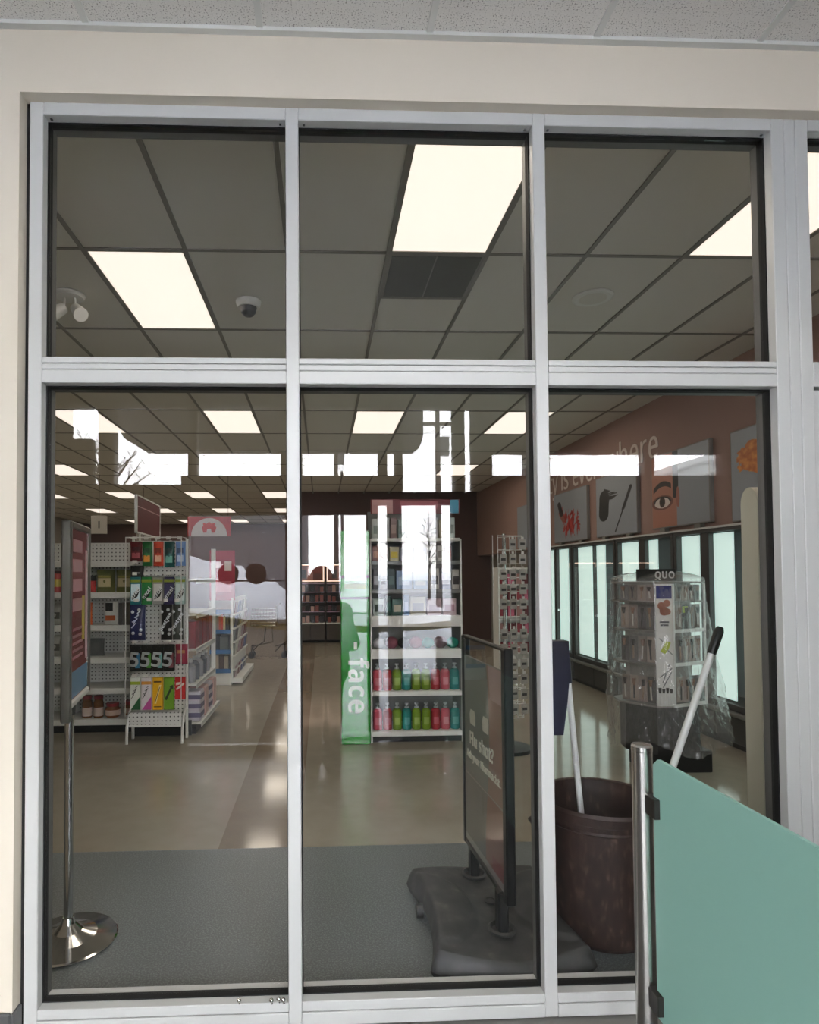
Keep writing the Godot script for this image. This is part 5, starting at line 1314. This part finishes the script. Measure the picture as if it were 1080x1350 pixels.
func poster_stand() -> void:
	var t := thing("poster_stand", "chrome floor stand with a framed maroon poster near the left jamb", "sign stand", V(-1.115, 0, -2.82))
	var ch := M("chrome")
	var lm := MB.new()
	lm.lathe([Vector2(0.19, 0.0), Vector2(0.205, 0.003), Vector2(0.207, 0.009), Vector2(0.2, 0.014), Vector2(0.12, 0.026), Vector2(0.06, 0.045), Vector2(0.03, 0.075), Vector2(0.022, 0.1), Vector2(0, 0.1)], 48)
	part("base", lm, ch, t)
	part("pole", tb([V(0, 0.09, 0), V(0, 1.06, 0)], 0.019, 16), ch, t)
	part("socket", tb([V(0, 0.98, 0), V(0, 1.09, 0)], [0.024, 0.03], 14), M("case_frame"), t)
	# the framed poster, seen almost edge-on and facing the aisle
	var h := Node3D.new(); h.name = "poster_frame"; t.add_child(h)
	h.position = V(0.03, 1.04, 0); h.rotation = V(0.0, 1.752, 0.0)
	var w := 0.225; var H := 0.78
	var gm := M("stand_frame", col(0.36, 0.35, 0.32), 0.35, 0.5)
	part("stile", bv(V(-w, -0.05, -0.02), V(-w + 0.03, H, 0.02), 0.006), gm, h)
	part("stile", bv(V(w - 0.03, 0.0, -0.02), V(w, H, 0.02), 0.006), gm, h)
	part("rail", bv(V(-w + 0.03, H - 0.03, -0.02), V(w - 0.03, H, 0.02), 0.006), gm, h)
	part("rail", bv(V(-w + 0.03, 0.0, -0.02), V(w - 0.03, 0.03, 0.02), 0.006), M("satin_aluminium"), h)
	part("backing", bx(V(-w + 0.03, 0.03, -0.01), V(w - 0.03, H - 0.03, 0.008)), gm, h)
	part("poster", bx(V(-w + 0.03, 0.03, 0.008), V(w - 0.03, H - 0.03, 0.01)), P(col(0.42, 0.12, 0.16), 0.25), h)
	for k in 4: part("print_block", front(0.2, 0.055, -0.04, 0.68 - 0.085 * k, 0.01), P(col(0.68, 0.52, 0.54), 0.3), h)
	part("print_oval", front(0.06, 0.2, 0.09, 0.36, 0.01), P(col(0.72, 0.66, 0.2), 0.3), h)
	for k in 5: part("print_line", front(0.22, 0.012, -0.03, 0.32 - 0.03 * k, 0.01), P(col(0.6, 0.42, 0.45), 0.3), h)
	part("print_foot", front(0.38, 0.11, 0.0, 0.09, 0.01), P(col(0.32, 0.5, 0.62), 0.3), h)
	part("print_side", front(0.05, 0.5, 0.165, 0.42, 0.01), P(col(0.78, 0.66, 0.68), 0.3), h)

func pavement_sign() -> void:
	var t := thing("pavement_sign", "black framed poster sign on a grey moulded water-filled base", "sign", V(0.745, 0, -2.86), 0.0)
	var rb := M("grey_moulding", Color.WHITE, 0.6)
	rb.albedo_texture = noise_tex(0.012, [[0.0, col(0.17, 0.17, 0.17)], [0.5, col(0.225, 0.225, 0.22)], [0.8, col(0.28, 0.275, 0.265)], [1.0, col(0.4, 0.39, 0.36)]], 512, FastNoiseLite.TYPE_SIMPLEX_SMOOTH, 15, 5)
	rb.uv1_triplanar = true; rb.uv1_scale = V(1.2, 1.2, 1.2)
	# moulded base: two wings that bulge up, concave ends
	var hx := 0.33
	var base := MB.new()
	var top := func(u: float, v: float) -> Vector3:
		var x := lerpf(-hx, hx, u); var q := 2 * v - 1                    # q from -1 far to 1 near
		var half := lerpf(0.345, 0.425, pow(cos(x / hx * PI / 2), 0.7))
		var z := q * half + 0.06
		var edge := minf(1.0, minf((1 - absf(q)) * 14.0, (1 - absf(x) / hx) * 14.0))
		var y := 0.045 + 0.05 * pow(maxf(0, edge), 0.6)
		var wing := Vector2((absf(x) - 0.31) / 0.23, (q * half) / 0.29).length()      # raised curved panel on each wing
		y += 0.014 * smoothstep(1.04, 0.96, wing) * smoothstep(0.02, 0.2, (hx - absf(x)) / hx + 0.03)
		y += 0.03 * absf(x) / hx * edge
		return V(x * (1.0 - 0.16 * (1 - q * q) * clampf((absf(x) / hx), 0, 1)), y, z)
	base.surf(func(u: float, v: float) -> Vector3: return top.call(u, v), 64, 56)
	# its skirt
	for s in 4:
		base.surf(func(u: float, v: float) -> Vector3:
			var a: Vector3
			if s == 0: a = top.call(u, 1.0)
			elif s == 1: a = top.call(1.0, 1.0 - u)
			elif s == 2: a = top.call(1.0 - u, 0.0)
			else: a = top.call(0.0, u)
			return V(a.x * (1 - 0.05 * (1 - v)), lerpf(0.008, a.y, v), a.z * (1 - 0.04 * (1 - v))), 24, 3)
	part("moulded_base", base, rb, t)
	for s in [-1, 1]:
		var wm := MB.new(); wm.lathe([Vector2(0, -0.015), Vector2(0.03, -0.015), Vector2(0.03, 0.015), Vector2(0, 0.015)], 14)
		part("wheel", wm, M("black_plastic"), t, V(s * 0.3, 0.03, -0.06), V(0, 0, PI / 2))
	var pl := MB.new(); pl.lathe([Vector2(0.028, 0.0), Vector2(0.03, 0.006), Vector2(0.02, 0.008), Vector2(0.018, 0.003), Vector2(0, 0.003)], 18)
	part("filler_cap", pl, rb, t, V(0.01, 0.108, 0.02))
	for z in [-0.24, 0.24]:
		var so := MB.new(); so.lathe([Vector2(0.055, 0.0), Vector2(0.06, 0.012), Vector2(0.05, 0.018), Vector2(0.045, 0.002), Vector2(0, 0.002)], 24)
		part("socket", so, rb, t, V(0.0, 0.1, z))
		part("leg", bv(V(-0.022, 0.1, z - 0.03), V(0.022, 0.27, z + 0.03), 0.008), M("black_plastic"), t)
	var f := Node3D.new(); f.name = "poster_frame"; t.add_child(f)
	f.rotation.y = 0.05; f.position = V(0, 0.24, 0)
	var bk := M("black_frame", col(0.05, 0.05, 0.052), 0.3)
	var L := 0.315; var H := 1.04
	for z in [[-L, -L + 0.03], [L - 0.03, L + 0.014]]: part("stile", bv(V(-0.02, 0, z[0]), V(0.02, H, z[1]), 0.006), bk, f)
	part("rail", bv(V(-0.018, 0, -L + 0.03), V(0.018, 0.03, L - 0.03), 0.006), bk, f)
	part("rail", bv(V(-0.014, H - 0.014, -L + 0.03), V(0.014, H, L - 0.03), 0.004), bk, f)
	part("clear_cover", bx(V(-0.016, 0.03, -L + 0.03), V(-0.0135, H - 0.014, L - 0.03)), M("clear_glass"), f)
	# the poster has slipped down in its frame
	var print_ := picture(160, 256, func(u: float, v: float) -> Color:
		var c := col(0.33, 0.36, 0.33).lerp(col(0.24, 0.32, 0.28), clampf(1 - 2.2 * Vector2(u - 0.3, v - 0.15).length(), 0, 1))
		var edge := 0.62 + 0.06 * sin(v * 5.0)
		if u > edge: c = col(0.47, 0.3, 0.24)
		if u > edge + 0.04 and v < 0.16: c = col(0.62, 0.5, 0.47)
		if u > 0.72 and v > 0.9: c = col(0.45, 0.15, 0.18)
		if v > 0.965: c = col(0.55, 0.55, 0.53)
		if v > 0.63 and v < 0.636: c = col(0.5, 0.5, 0.46)
		return c)
	var pr := MB.new()
	pr.uquad(V(-0.0122, 0.03, -L + 0.03), V(-0.0122, 0.03, L - 0.03), V(-0.0122, 0.94, L - 0.03), V(-0.0122, 0.94, -L + 0.03))
	part("poster", pr, print_mat("flu_print", print_, 0.3), f)
	part("backing", bx(V(-0.0118, 0.03, -L + 0.03), V(0.002, 0.94, L - 0.03)), bk, f)
	var cream := P(col(0.76, 0.75, 0.68), 0.4)
	letters("Flu shot?", 0.085, cream, f, V(-0.0135, 0.55, -0.02), V(0, -PI / 2, 0))
	var l2 := letters("Ask your Pharmacist.", 0.085, cream, f, V(-0.0135, 0.465, 0.0), V(0, -PI / 2, 0))
	l2.mesh.pixel_size *= 0.5 / l2.mesh.get_aabb().size.x
	for q in [[-0.15, 0.655], [0.05, 0.665]]:
		var bd := MB.new()
		bd.prism(PackedVector2Array([Vector2(-0.04, -0.035), Vector2(0.04, -0.035), Vector2(0.045, 0.01), Vector2(0.03, 0.035), Vector2(-0.03, 0.035), Vector2(-0.045, 0.01)]), 0, 0.001, Transform3D(Basis(Vector3.UP, -PI / 2), V(-0.0125, q[1], q[0])))
		part("badge_print", bd, cream, f)
	part("print_card", bx(V(-0.0135, 0.24, -0.1), V(-0.0123, 0.34, 0.0)), P(col(0.45, 0.46, 0.43)), f)

func bin_and_poles() -> void:
	var c := V(1.245, 0, -2.80)
	var t := thing("waste_barrel", "scuffed dark brown plastic barrel bin behind the steel post", "bin", c)
	var bm := M("brown_plastic", Color.WHITE, 0.5)
	bm.albedo_texture = noise_tex(0.022, [[0.0, col(0.13, 0.08, 0.065)], [0.42, col(0.175, 0.11, 0.09)], [0.62, col(0.2, 0.13, 0.105)], [0.76, col(0.26, 0.19, 0.16)], [1.0, col(0.42, 0.35, 0.3)]], 512, FastNoiseLite.TYPE_SIMPLEX_SMOOTH, 31, 6)
	bm.uv1_triplanar = true; bm.uv1_scale = V(2.2, 0.8, 2.2)
	var lm := MB.new()
	lm.lathe([Vector2(0.0, 0.0), Vector2(0.2, 0.0), Vector2(0.215, 0.02), Vector2(0.235, 0.3), Vector2(0.25, 0.53), Vector2(0.262, 0.535), Vector2(0.265, 0.57), Vector2(0.258, 0.585), Vector2(0.246, 0.58), Vector2(0.244, 0.545), Vector2(0.228, 0.3), Vector2(0.205, 0.03), Vector2(0, 0.03)], 48)
	part("barrel", lm, bm, t)
	for s in [-1, 1]:
		part("hand_grip", tb([V(0.265 * s, 0.48, -0.06), V(0.3 * s, 0.47, -0.04), V(0.3 * s, 0.47, 0.04), V(0.265 * s, 0.48, 0.06)], 0.012, 8), bm, t)
	var mould := MB.new(); mould.lathe([Vector2(0.2515, 0.495), Vector2(0.256, 0.5), Vector2(0.2525, 0.51)], 40)
	part("rim_band", mould, bm, t)
	var wp := M("white_pole", col(0.84, 0.85, 0.84), 0.35)
	var b := thing("push_broom", "white handled tool with a navy blue head standing in the barrel", "broom", Vector3.ZERO)
	part("handle", tb([V(1.225, 0.04, -2.86), V(1.092, 1.16, -2.76)], 0.0135, 12), wp, b)
	var navy := M("navy_plastic", col(0.05, 0.05, 0.16), 0.4)
	var hm := MB.new()
	hm.prism(PackedVector2Array([Vector2(-0.145, 1.29), Vector2(-0.02, 1.29), Vector2(-0.018, 1.14), Vector2(-0.03, 1.02), Vector2(-0.05, 0.88), Vector2(-0.11, 0.88), Vector2(-0.135, 1.05)]), -0.03, 0.03, Transform3D(Basis(), V(1.105, 0, -2.745)))
	part("head", hm, navy, b)
	part("grip", tb([V(1.098, 1.1, -2.765), V(1.086, 1.21, -2.755)], 0.018, 10), navy, b)
	var m := thing("mop_pole", "white pole with a black grip leaning right out of the barrel", "pole", Vector3.ZERO)
	var a0 := V(1.30, 0.05, -2.74); var a1 := V(1.838, 1.335, -2.82)
	part("pole", tb([a0, a0.lerp(a1, 0.93)], 0.0155, 14), wp, m)
	part("grip", tb([a0.lerp(a1, 0.905), a0.lerp(a1, 0.93), a0.lerp(a1, 0.985), a1], [0.019, 0.021, 0.021, 0.014], 14), M("black_plastic"), m)

func barrier() -> void:
	var t := thing("glass_barrier", "frosted teal glass guard panel on polished steel posts", "barrier", V(0.93, 0, 0))
	var st := M("brushed_steel", col(0.86, 0.85, 0.83), 0.24, 1.0)
	var fg := M("frosted_glass", col(0.56, 0.735, 0.685), 0.5)
	fg.backlight_enabled = true; fg.backlight = col(0.16, 0.22, 0.2)
	for z in [-1.80, 0.35]:
		var lm := MB.new()
		lm.lathe([Vector2(0.05, 0), Vector2(0.05, 0.012), Vector2(0.0285, 0.014), Vector2(0.0285, 1.07), Vector2(0.0295, 1.072), Vector2(0.0295, 1.085), Vector2(0.026, 1.09), Vector2(0, 1.092)], 32)
		part("post", lm, st, t, V(0, 0, z))
	var gl := PackedVector2Array([Vector2(1.755, 0.34), Vector2(1.755, 1.045), Vector2(1.73, 1.065), Vector2(-0.28, 1.065), Vector2(-0.305, 1.045), Vector2(-0.305, 0.34)])
	var gm := MB.new()
	gm.prism(gl, -0.005, 0.005, Transform3D(Basis(Vector3.UP, PI / 2), V(0.013, 0, 0)))
	part("glass_panel", gm, fg, t)
	for y in [0.36, 0.90]:
		for z in [-1.752, 0.302]:
			part("clamp", bv(V(-0.008, y, z - 0.03), V(0.026, y + 0.055, z + 0.03), 0.002), M("clamp_steel", col(0.3, 0.29, 0.28), 0.3, 0.8), t)

func oddments() -> void:
	# three small chrome screws left on the sill, and one farther left
	var i := 0
	for x in [-0.3, -0.185, -0.16, -0.143]:
		var s := thing("loose_screw", ["single loose chrome bolt lying left of the others on the sill", "loose chrome bolt on the sill, left of three by the mullion", "loose chrome bolt on the sill, middle of three by the mullion", "loose chrome bolt on the sill, right of three by the mullion"][i], "bolt", V(x, 0.083, -2.265 + 0.006 * (i % 2)), 0.0, "loose bolts on the sill")
		var lm := MB.new(); lm.lathe([Vector2(0, 0), Vector2(0.0075, 0), Vector2(0.0085, 0.003), Vector2(0.006, 0.008), Vector2(0, 0.0095)], 14)
		part("head", lm, M("chrome"), s)
		part("shank", tb([V(0, 0.003, 0.006), V(0.004, 0.003, 0.018)], 0.0028, 7), M("chrome"), s)
		i += 1
	# dark crate added by the outer sidelight to block its reflection
	var cr := thing("added_crate", "added dark crate that blocks the mirrored outer sidelight low in the glass", "crate", V(0.81, 0, 0.76))
	part("crate", bv(V(-0.21, 0.0, -0.17), V(0.21, 0.66, 0.17), 0.015), M("black_plastic"), cr)
	part("lid", bv(V(-0.225, 0.66, -0.185), V(0.225, 0.70, 0.185), 0.01), M("dark_frame"), cr)
	for q in [-0.13, 0.13]: part("lid_clip", bv(V(q - 0.03, 0.6, -0.19), V(q + 0.03, 0.68, -0.17), 0.004), M("black_plastic"), cr)
	# cream pedestal just inside the door
	var p := thing("security_pedestal", "tall cream pedestal with a rounded top beside the right jamb", "pedestal", V(1.795, 0, -2.52))
	var m := MB.new()
	var pts := PackedVector2Array([Vector2(-0.05, 0), Vector2(0.05, 0), Vector2(0.05, 1.85)])
	for k in 7: pts.append(Vector2(0.0 + 0.05 * cos(PI / 2 * k / 6.0), 1.87 + 0.07 * sin(PI / 2 * k / 6.0)))
	for k in 7: pts.append(Vector2(0.0 - 0.05 * sin(PI / 2 * k / 6.0), 1.87 + 0.07 * cos(PI / 2 * k / 6.0)))
	m.prism(pts, -0.02, 0.02, Transform3D(Basis(Vector3.UP, PI / 2), Vector3.ZERO))
	part("panel", m, M("pedestal_cream", col(0.72, 0.71, 0.64), 0.5), p)
	part("foot", bv(V(-0.04, 0, -0.07), V(0.04, 0.03, 0.07), 0.006), M("pedestal_cream"), p)

# ---------------------------------------------------------------- the person who takes the photograph, seen only mirrored in the shop glass
class Blob:
	var bones := []                    # [a, b, ra, rb, colour]
	func cap(a: Vector3, b: Vector3, ra: float, rb: float, c := Color.BLACK) -> void: bones.append([a, b, ra, rb, c])
	func d_at(p: Vector3, k: float) -> float:
		var s := 1e9
		for q in bones:
			var a: Vector3 = q[0]; var ab: Vector3 = q[1] - a
			var l := ab.length_squared()
			var t := clampf((p - a).dot(ab) / l, 0, 1) if l > 0 else 0.0
			var d: float = p.distance_to(a + ab * t) - lerpf(q[2], q[3], t)
			if d - s < k:
				var h := maxf(k - absf(s - d), 0.0) / k
				s = minf(s, d) - h * h * k * 0.25
		return s
	func c_at(p: Vector3) -> Color:
		var best := 1e9; var c := Color.BLACK
		for q in bones:
			var a: Vector3 = q[0]; var ab: Vector3 = q[1] - a
			var t := clampf((p - a).dot(ab) / maxf(ab.length_squared(), 1e-9), 0, 1)
			var d: float = p.distance_to(a + ab * t) - lerpf(q[2], q[3], t)
			if d < best: best = d; c = q[4]
		return c
	func nets(st: SurfaceTool, cell: float, k: float) -> void:          # surface nets over the grid cells near the bones
		var val := {}
		var near := {}
		for q in bones:
			var r := maxf(q[2], q[3]) + k * 0.5 + 2 * cell
			var lo: Vector3 = (q[0] as Vector3).min(q[1]) - Vector3.ONE * r; var hi: Vector3 = (q[0] as Vector3).max(q[1]) + Vector3.ONE * r
			var i0 := Vector3i((lo / cell).floor()); var i1 := Vector3i((hi / cell).ceil())
			var a: Vector3 = q[0]; var ab: Vector3 = q[1] - a; var l := maxf(ab.length_squared(), 1e-9)
			for z in range(i0.z, i1.z + 1):
				for y in range(i0.y, i1.y + 1):
					for x in range(i0.x, i1.x + 1):
						var p := Vector3(x, y, z) * cell
						var t := clampf((p - a).dot(ab) / l, 0, 1)
						if absf(p.distance_to(a + ab * t) - lerpf(q[2], q[3], t)) < k * 0.5 + 2 * cell: near[Vector3i(x, y, z)] = true
		for i in near: val[i] = d_at(Vector3(i) * cell, k)
		var vert := {}
		for i in near:
			var sum := Vector3.ZERO; var n := 0; var ok := true
			for e in EDGES:
				var a: Vector3i = i + e[0]; var b: Vector3i = i + e[1]
				if not (val.has(a) and val.has(b)): ok = false; break
				var da: float = val[a]; var db: float = val[b]
				if (da < 0) != (db < 0): sum += Vector3(a) .lerp(Vector3(b), da / (da - db)); n += 1
			if ok and n: vert[i] = sum / n * cell
		for i in near:
			var da: float = val[i]
			for ax in 3:
				var u := Vector3i.ZERO; u[ax] = 1
				if not val.has(i + u): continue
				var db: float = val[i + u]
				if (da < 0) == (db < 0): continue
				var v := Vector3i.ZERO; v[(ax + 1) % 3] = 1
				var w := Vector3i.ZERO; w[(ax + 2) % 3] = 1
				var c := [i - v - w, i - w, i, i - v]
				if not (vert.has(c[0]) and vert.has(c[1]) and vert.has(c[2]) and vert.has(c[3])): continue
				if da < 0: c.reverse()
				for j in [0, 1, 2, 0, 2, 3]:
					var p: Vector3 = vert[c[j]]
					var e := cell * 0.5
					st.set_normal(Vector3(d_at(p + Vector3(e, 0, 0), k) - d_at(p - Vector3(e, 0, 0), k), d_at(p + Vector3(0, e, 0), k) - d_at(p - Vector3(0, e, 0), k), d_at(p + Vector3(0, 0, e), k) - d_at(p - Vector3(0, 0, e), k)).normalized())
					st.set_color(c_at(p)); st.add_vertex(p)
	const EDGES := [[Vector3i(0, 0, 0), Vector3i(1, 0, 0)], [Vector3i(0, 1, 0), Vector3i(1, 1, 0)], [Vector3i(0, 0, 1), Vector3i(1, 0, 1)], [Vector3i(0, 1, 1), Vector3i(1, 1, 1)], [Vector3i(0, 0, 0), Vector3i(0, 1, 0)], [Vector3i(1, 0, 0), Vector3i(1, 1, 0)], [Vector3i(0, 0, 1), Vector3i(0, 1, 1)], [Vector3i(1, 0, 1), Vector3i(1, 1, 1)], [Vector3i(0, 0, 0), Vector3i(0, 0, 1)], [Vector3i(1, 0, 0), Vector3i(1, 0, 1)], [Vector3i(0, 1, 0), Vector3i(0, 1, 1)], [Vector3i(1, 1, 0), Vector3i(1, 1, 1)]]

func photographer() -> void:
	var coat := Color(0.012, 0.012, 0.016); var jeans := Color(0.015, 0.018, 0.03); var boot := Color(0.01, 0.009, 0.008); var skin := Color(0.36, 0.2, 0.13); var lipc := Color(0.3, 0.1, 0.08)
	var o := V(0.0, 0, 0.43)
	var st := SurfaceTool.new()
	st.begin(Mesh.PRIMITIVE_TRIANGLES)
	var b := Blob.new()
	for s in [-1.0, 1.0]:
		b.cap(o + V(0.085 * s, 0.86, 0.0), o + V(0.08 * s, 0.47, -0.01), 0.095, 0.075, jeans)
		b.cap(o + V(0.08 * s, 0.47, -0.01), o + V(0.08 * s, 0.11, 0.01), 0.072, 0.06, jeans)
		b.cap(o + V(0.08 * s, 0.1, 0.01), o + V(0.08 * s, 0.05, 0.03), 0.058, 0.05, boot)
		b.cap(o + V(0.08 * s, 0.045, 0.03), o + V(0.1 * s, 0.04, -0.15), 0.045, 0.04, boot)
		b.cap(o + V(0.10 * s, 1.30, 0.01), o + V(0.165 * s, 1.29, 0.0), 0.075, 0.07, coat)
		b.cap(o + V(0.175 * s, 1.28, 0.0), o + V(0.235 * s, 1.05, -0.1), 0.066, 0.056, coat)
		b.cap(o + V(0.235 * s, 1.05, -0.1), o + V(0.085 * s, 1.44, -0.32), 0.055, 0.042, coat)
		b.cap(o + V(0.085 * s, 1.44, -0.32), o + V(0.075 * s, 1.475, -0.34), 0.028, 0.026, skin)
		b.cap(o + V(0.07 * s, 1.22, 0.0), o + V(0.1 * s, 0.84, 0.0), 0.13, 0.125, coat)
	b.cap(o + V(0, 1.3, 0.0), o + V(0, 0.8, 0.0), 0.13, 0.15, coat)
	b.cap(o + V(0, 1.34, 0.0), o + V(0, 1.47, -0.01), 0.06, 0.052, skin)
	b.nets(st, 0.016, 0.05)
	# head, with its own finer grid
	var h := Blob.new()
	var c := o + V(0, 1.55, -0.015)
	h.cap(c + V(0, -0.07, 0.0), c + V(0, 0.025, 0.01), 0.05, 0.075, skin)
	h.cap(c + V(0, 0.0, 0.025), c + V(0, 0.02, 0.03), 0.078, 0.08, skin)
	h.cap(c + V(0, -0.075, -0.035), c + V(0, -0.05, -0.03), 0.03, 0.045, skin)
	h.cap(c + V(0, 0.0, -0.075), c + V(0, -0.03, -0.09), 0.009, 0.014, skin)
	h.cap(c + V(-0.016, -0.058, -0.07), c + V(0.016, -0.058, -0.07), 0.009, 0.009, lipc)
	for s in [-1.0, 1.0]:
		h.cap(c + V(0.077 * s, 0.0, 0.015), c + V(0.08 * s, -0.03, 0.012), 0.014, 0.01, skin)
		h.cap(c + V(0.03 * s, 0.004, -0.066), c + V(0.031 * s, 0.004, -0.067), 0.011, 0.011, Color(0.6, 0.58, 0.55))
		h.cap(c + V(0.03 * s, 0.004, -0.0745), c + V(0.03 * s, 0.004, -0.075), 0.0045, 0.0045, Color(0.02, 0.015, 0.01))
	h.nets(st, 0.007, 0.018)
	# hands closed on the sides of the phone
	for s in [-1.0, 1.0]:
		var n := Blob.new()
		var w := o + V(0.075 * s, 1.475, -0.34)
		n.cap(w, w + V(0.0, 0.05, -0.02), 0.026, 0.03, skin)
		n.cap(w + V(0.012 * s, 0.04, -0.01), w + V(0.012 * s, 0.085, -0.03), 0.022, 0.02, skin)
		for k in 4:
			var root := w + V(0.012 * s, 0.06 + 0.016 * k - (0.004 if k == 3 else 0.0), -0.035)
			var len_: float = [0.8, 0.95, 1.0, 0.9][k]
			var k1: Vector3 = root + V(-0.004 * s, 0.006, -0.036 * len_)
			var k2: Vector3 = k1 + V(-0.022 * s, 0.002, -0.006) * len_
			n.cap(root, k1, 0.009, 0.0085, skin); n.cap(k1, k2, 0.0085, 0.0078, skin); n.cap(k2, k2 + V(-0.018 * s, 0, 0.003) * len_, 0.0078, 0.007, skin)
		var t0 := w + V(-0.006 * s, 0.045, 0.0); var t1 := t0 + V(-0.016 * s, 0.03, 0.006); var t2 := t1 + V(-0.006 * s, 0.028, -0.008)
		n.cap(t0, t1, 0.012, 0.0105, skin); n.cap(t1, t2, 0.0105, 0.009, skin)
		n.nets(st, 0.0045, 0.007)
	var m := M("person_surface", Color.WHITE, 0.75)
	m.vertex_color_use_as_albedo = true
	var p := thing("person", "person in a dark coat holding up a phone, mirrored in the glass", "person", Vector3.ZERO)
	part("body", st.commit(), m, p)
	var hair := MB.new()
	hair.surf(func(u: float, v: float) -> Vector3:
		var a := TAU * u; var e := lerpf(-0.75, PI / 2, v)
		if cos(a + PI / 2) > 0.35: e = lerpf(0.55, PI / 2, v)
		return c + V(0, 0.018, 0.028) + V(cos(a) * cos(e) * 0.09, sin(e) * 0.092, -sin(a) * cos(e) * 0.095), 32, 12, true)
	part("hair", hair, M("dark_hair", col(0.1, 0.08, 0.07), 0.6), p)
	var ph := thing("phone", "black phone held up in front of the mirrored person", "phone", V(0, 1.53, 0.052))
	part("case", bv(V(-0.037, 0.0, 0.0), V(0.037, 0.075, 0.009), 0.003), M("black_plastic"), ph)
	part("screen", bx(V(-0.034, 0.004, 0.009), V(0.034, 0.071, 0.0095)), P(col(0.1, 0.1, 0.1), 0.1), ph)
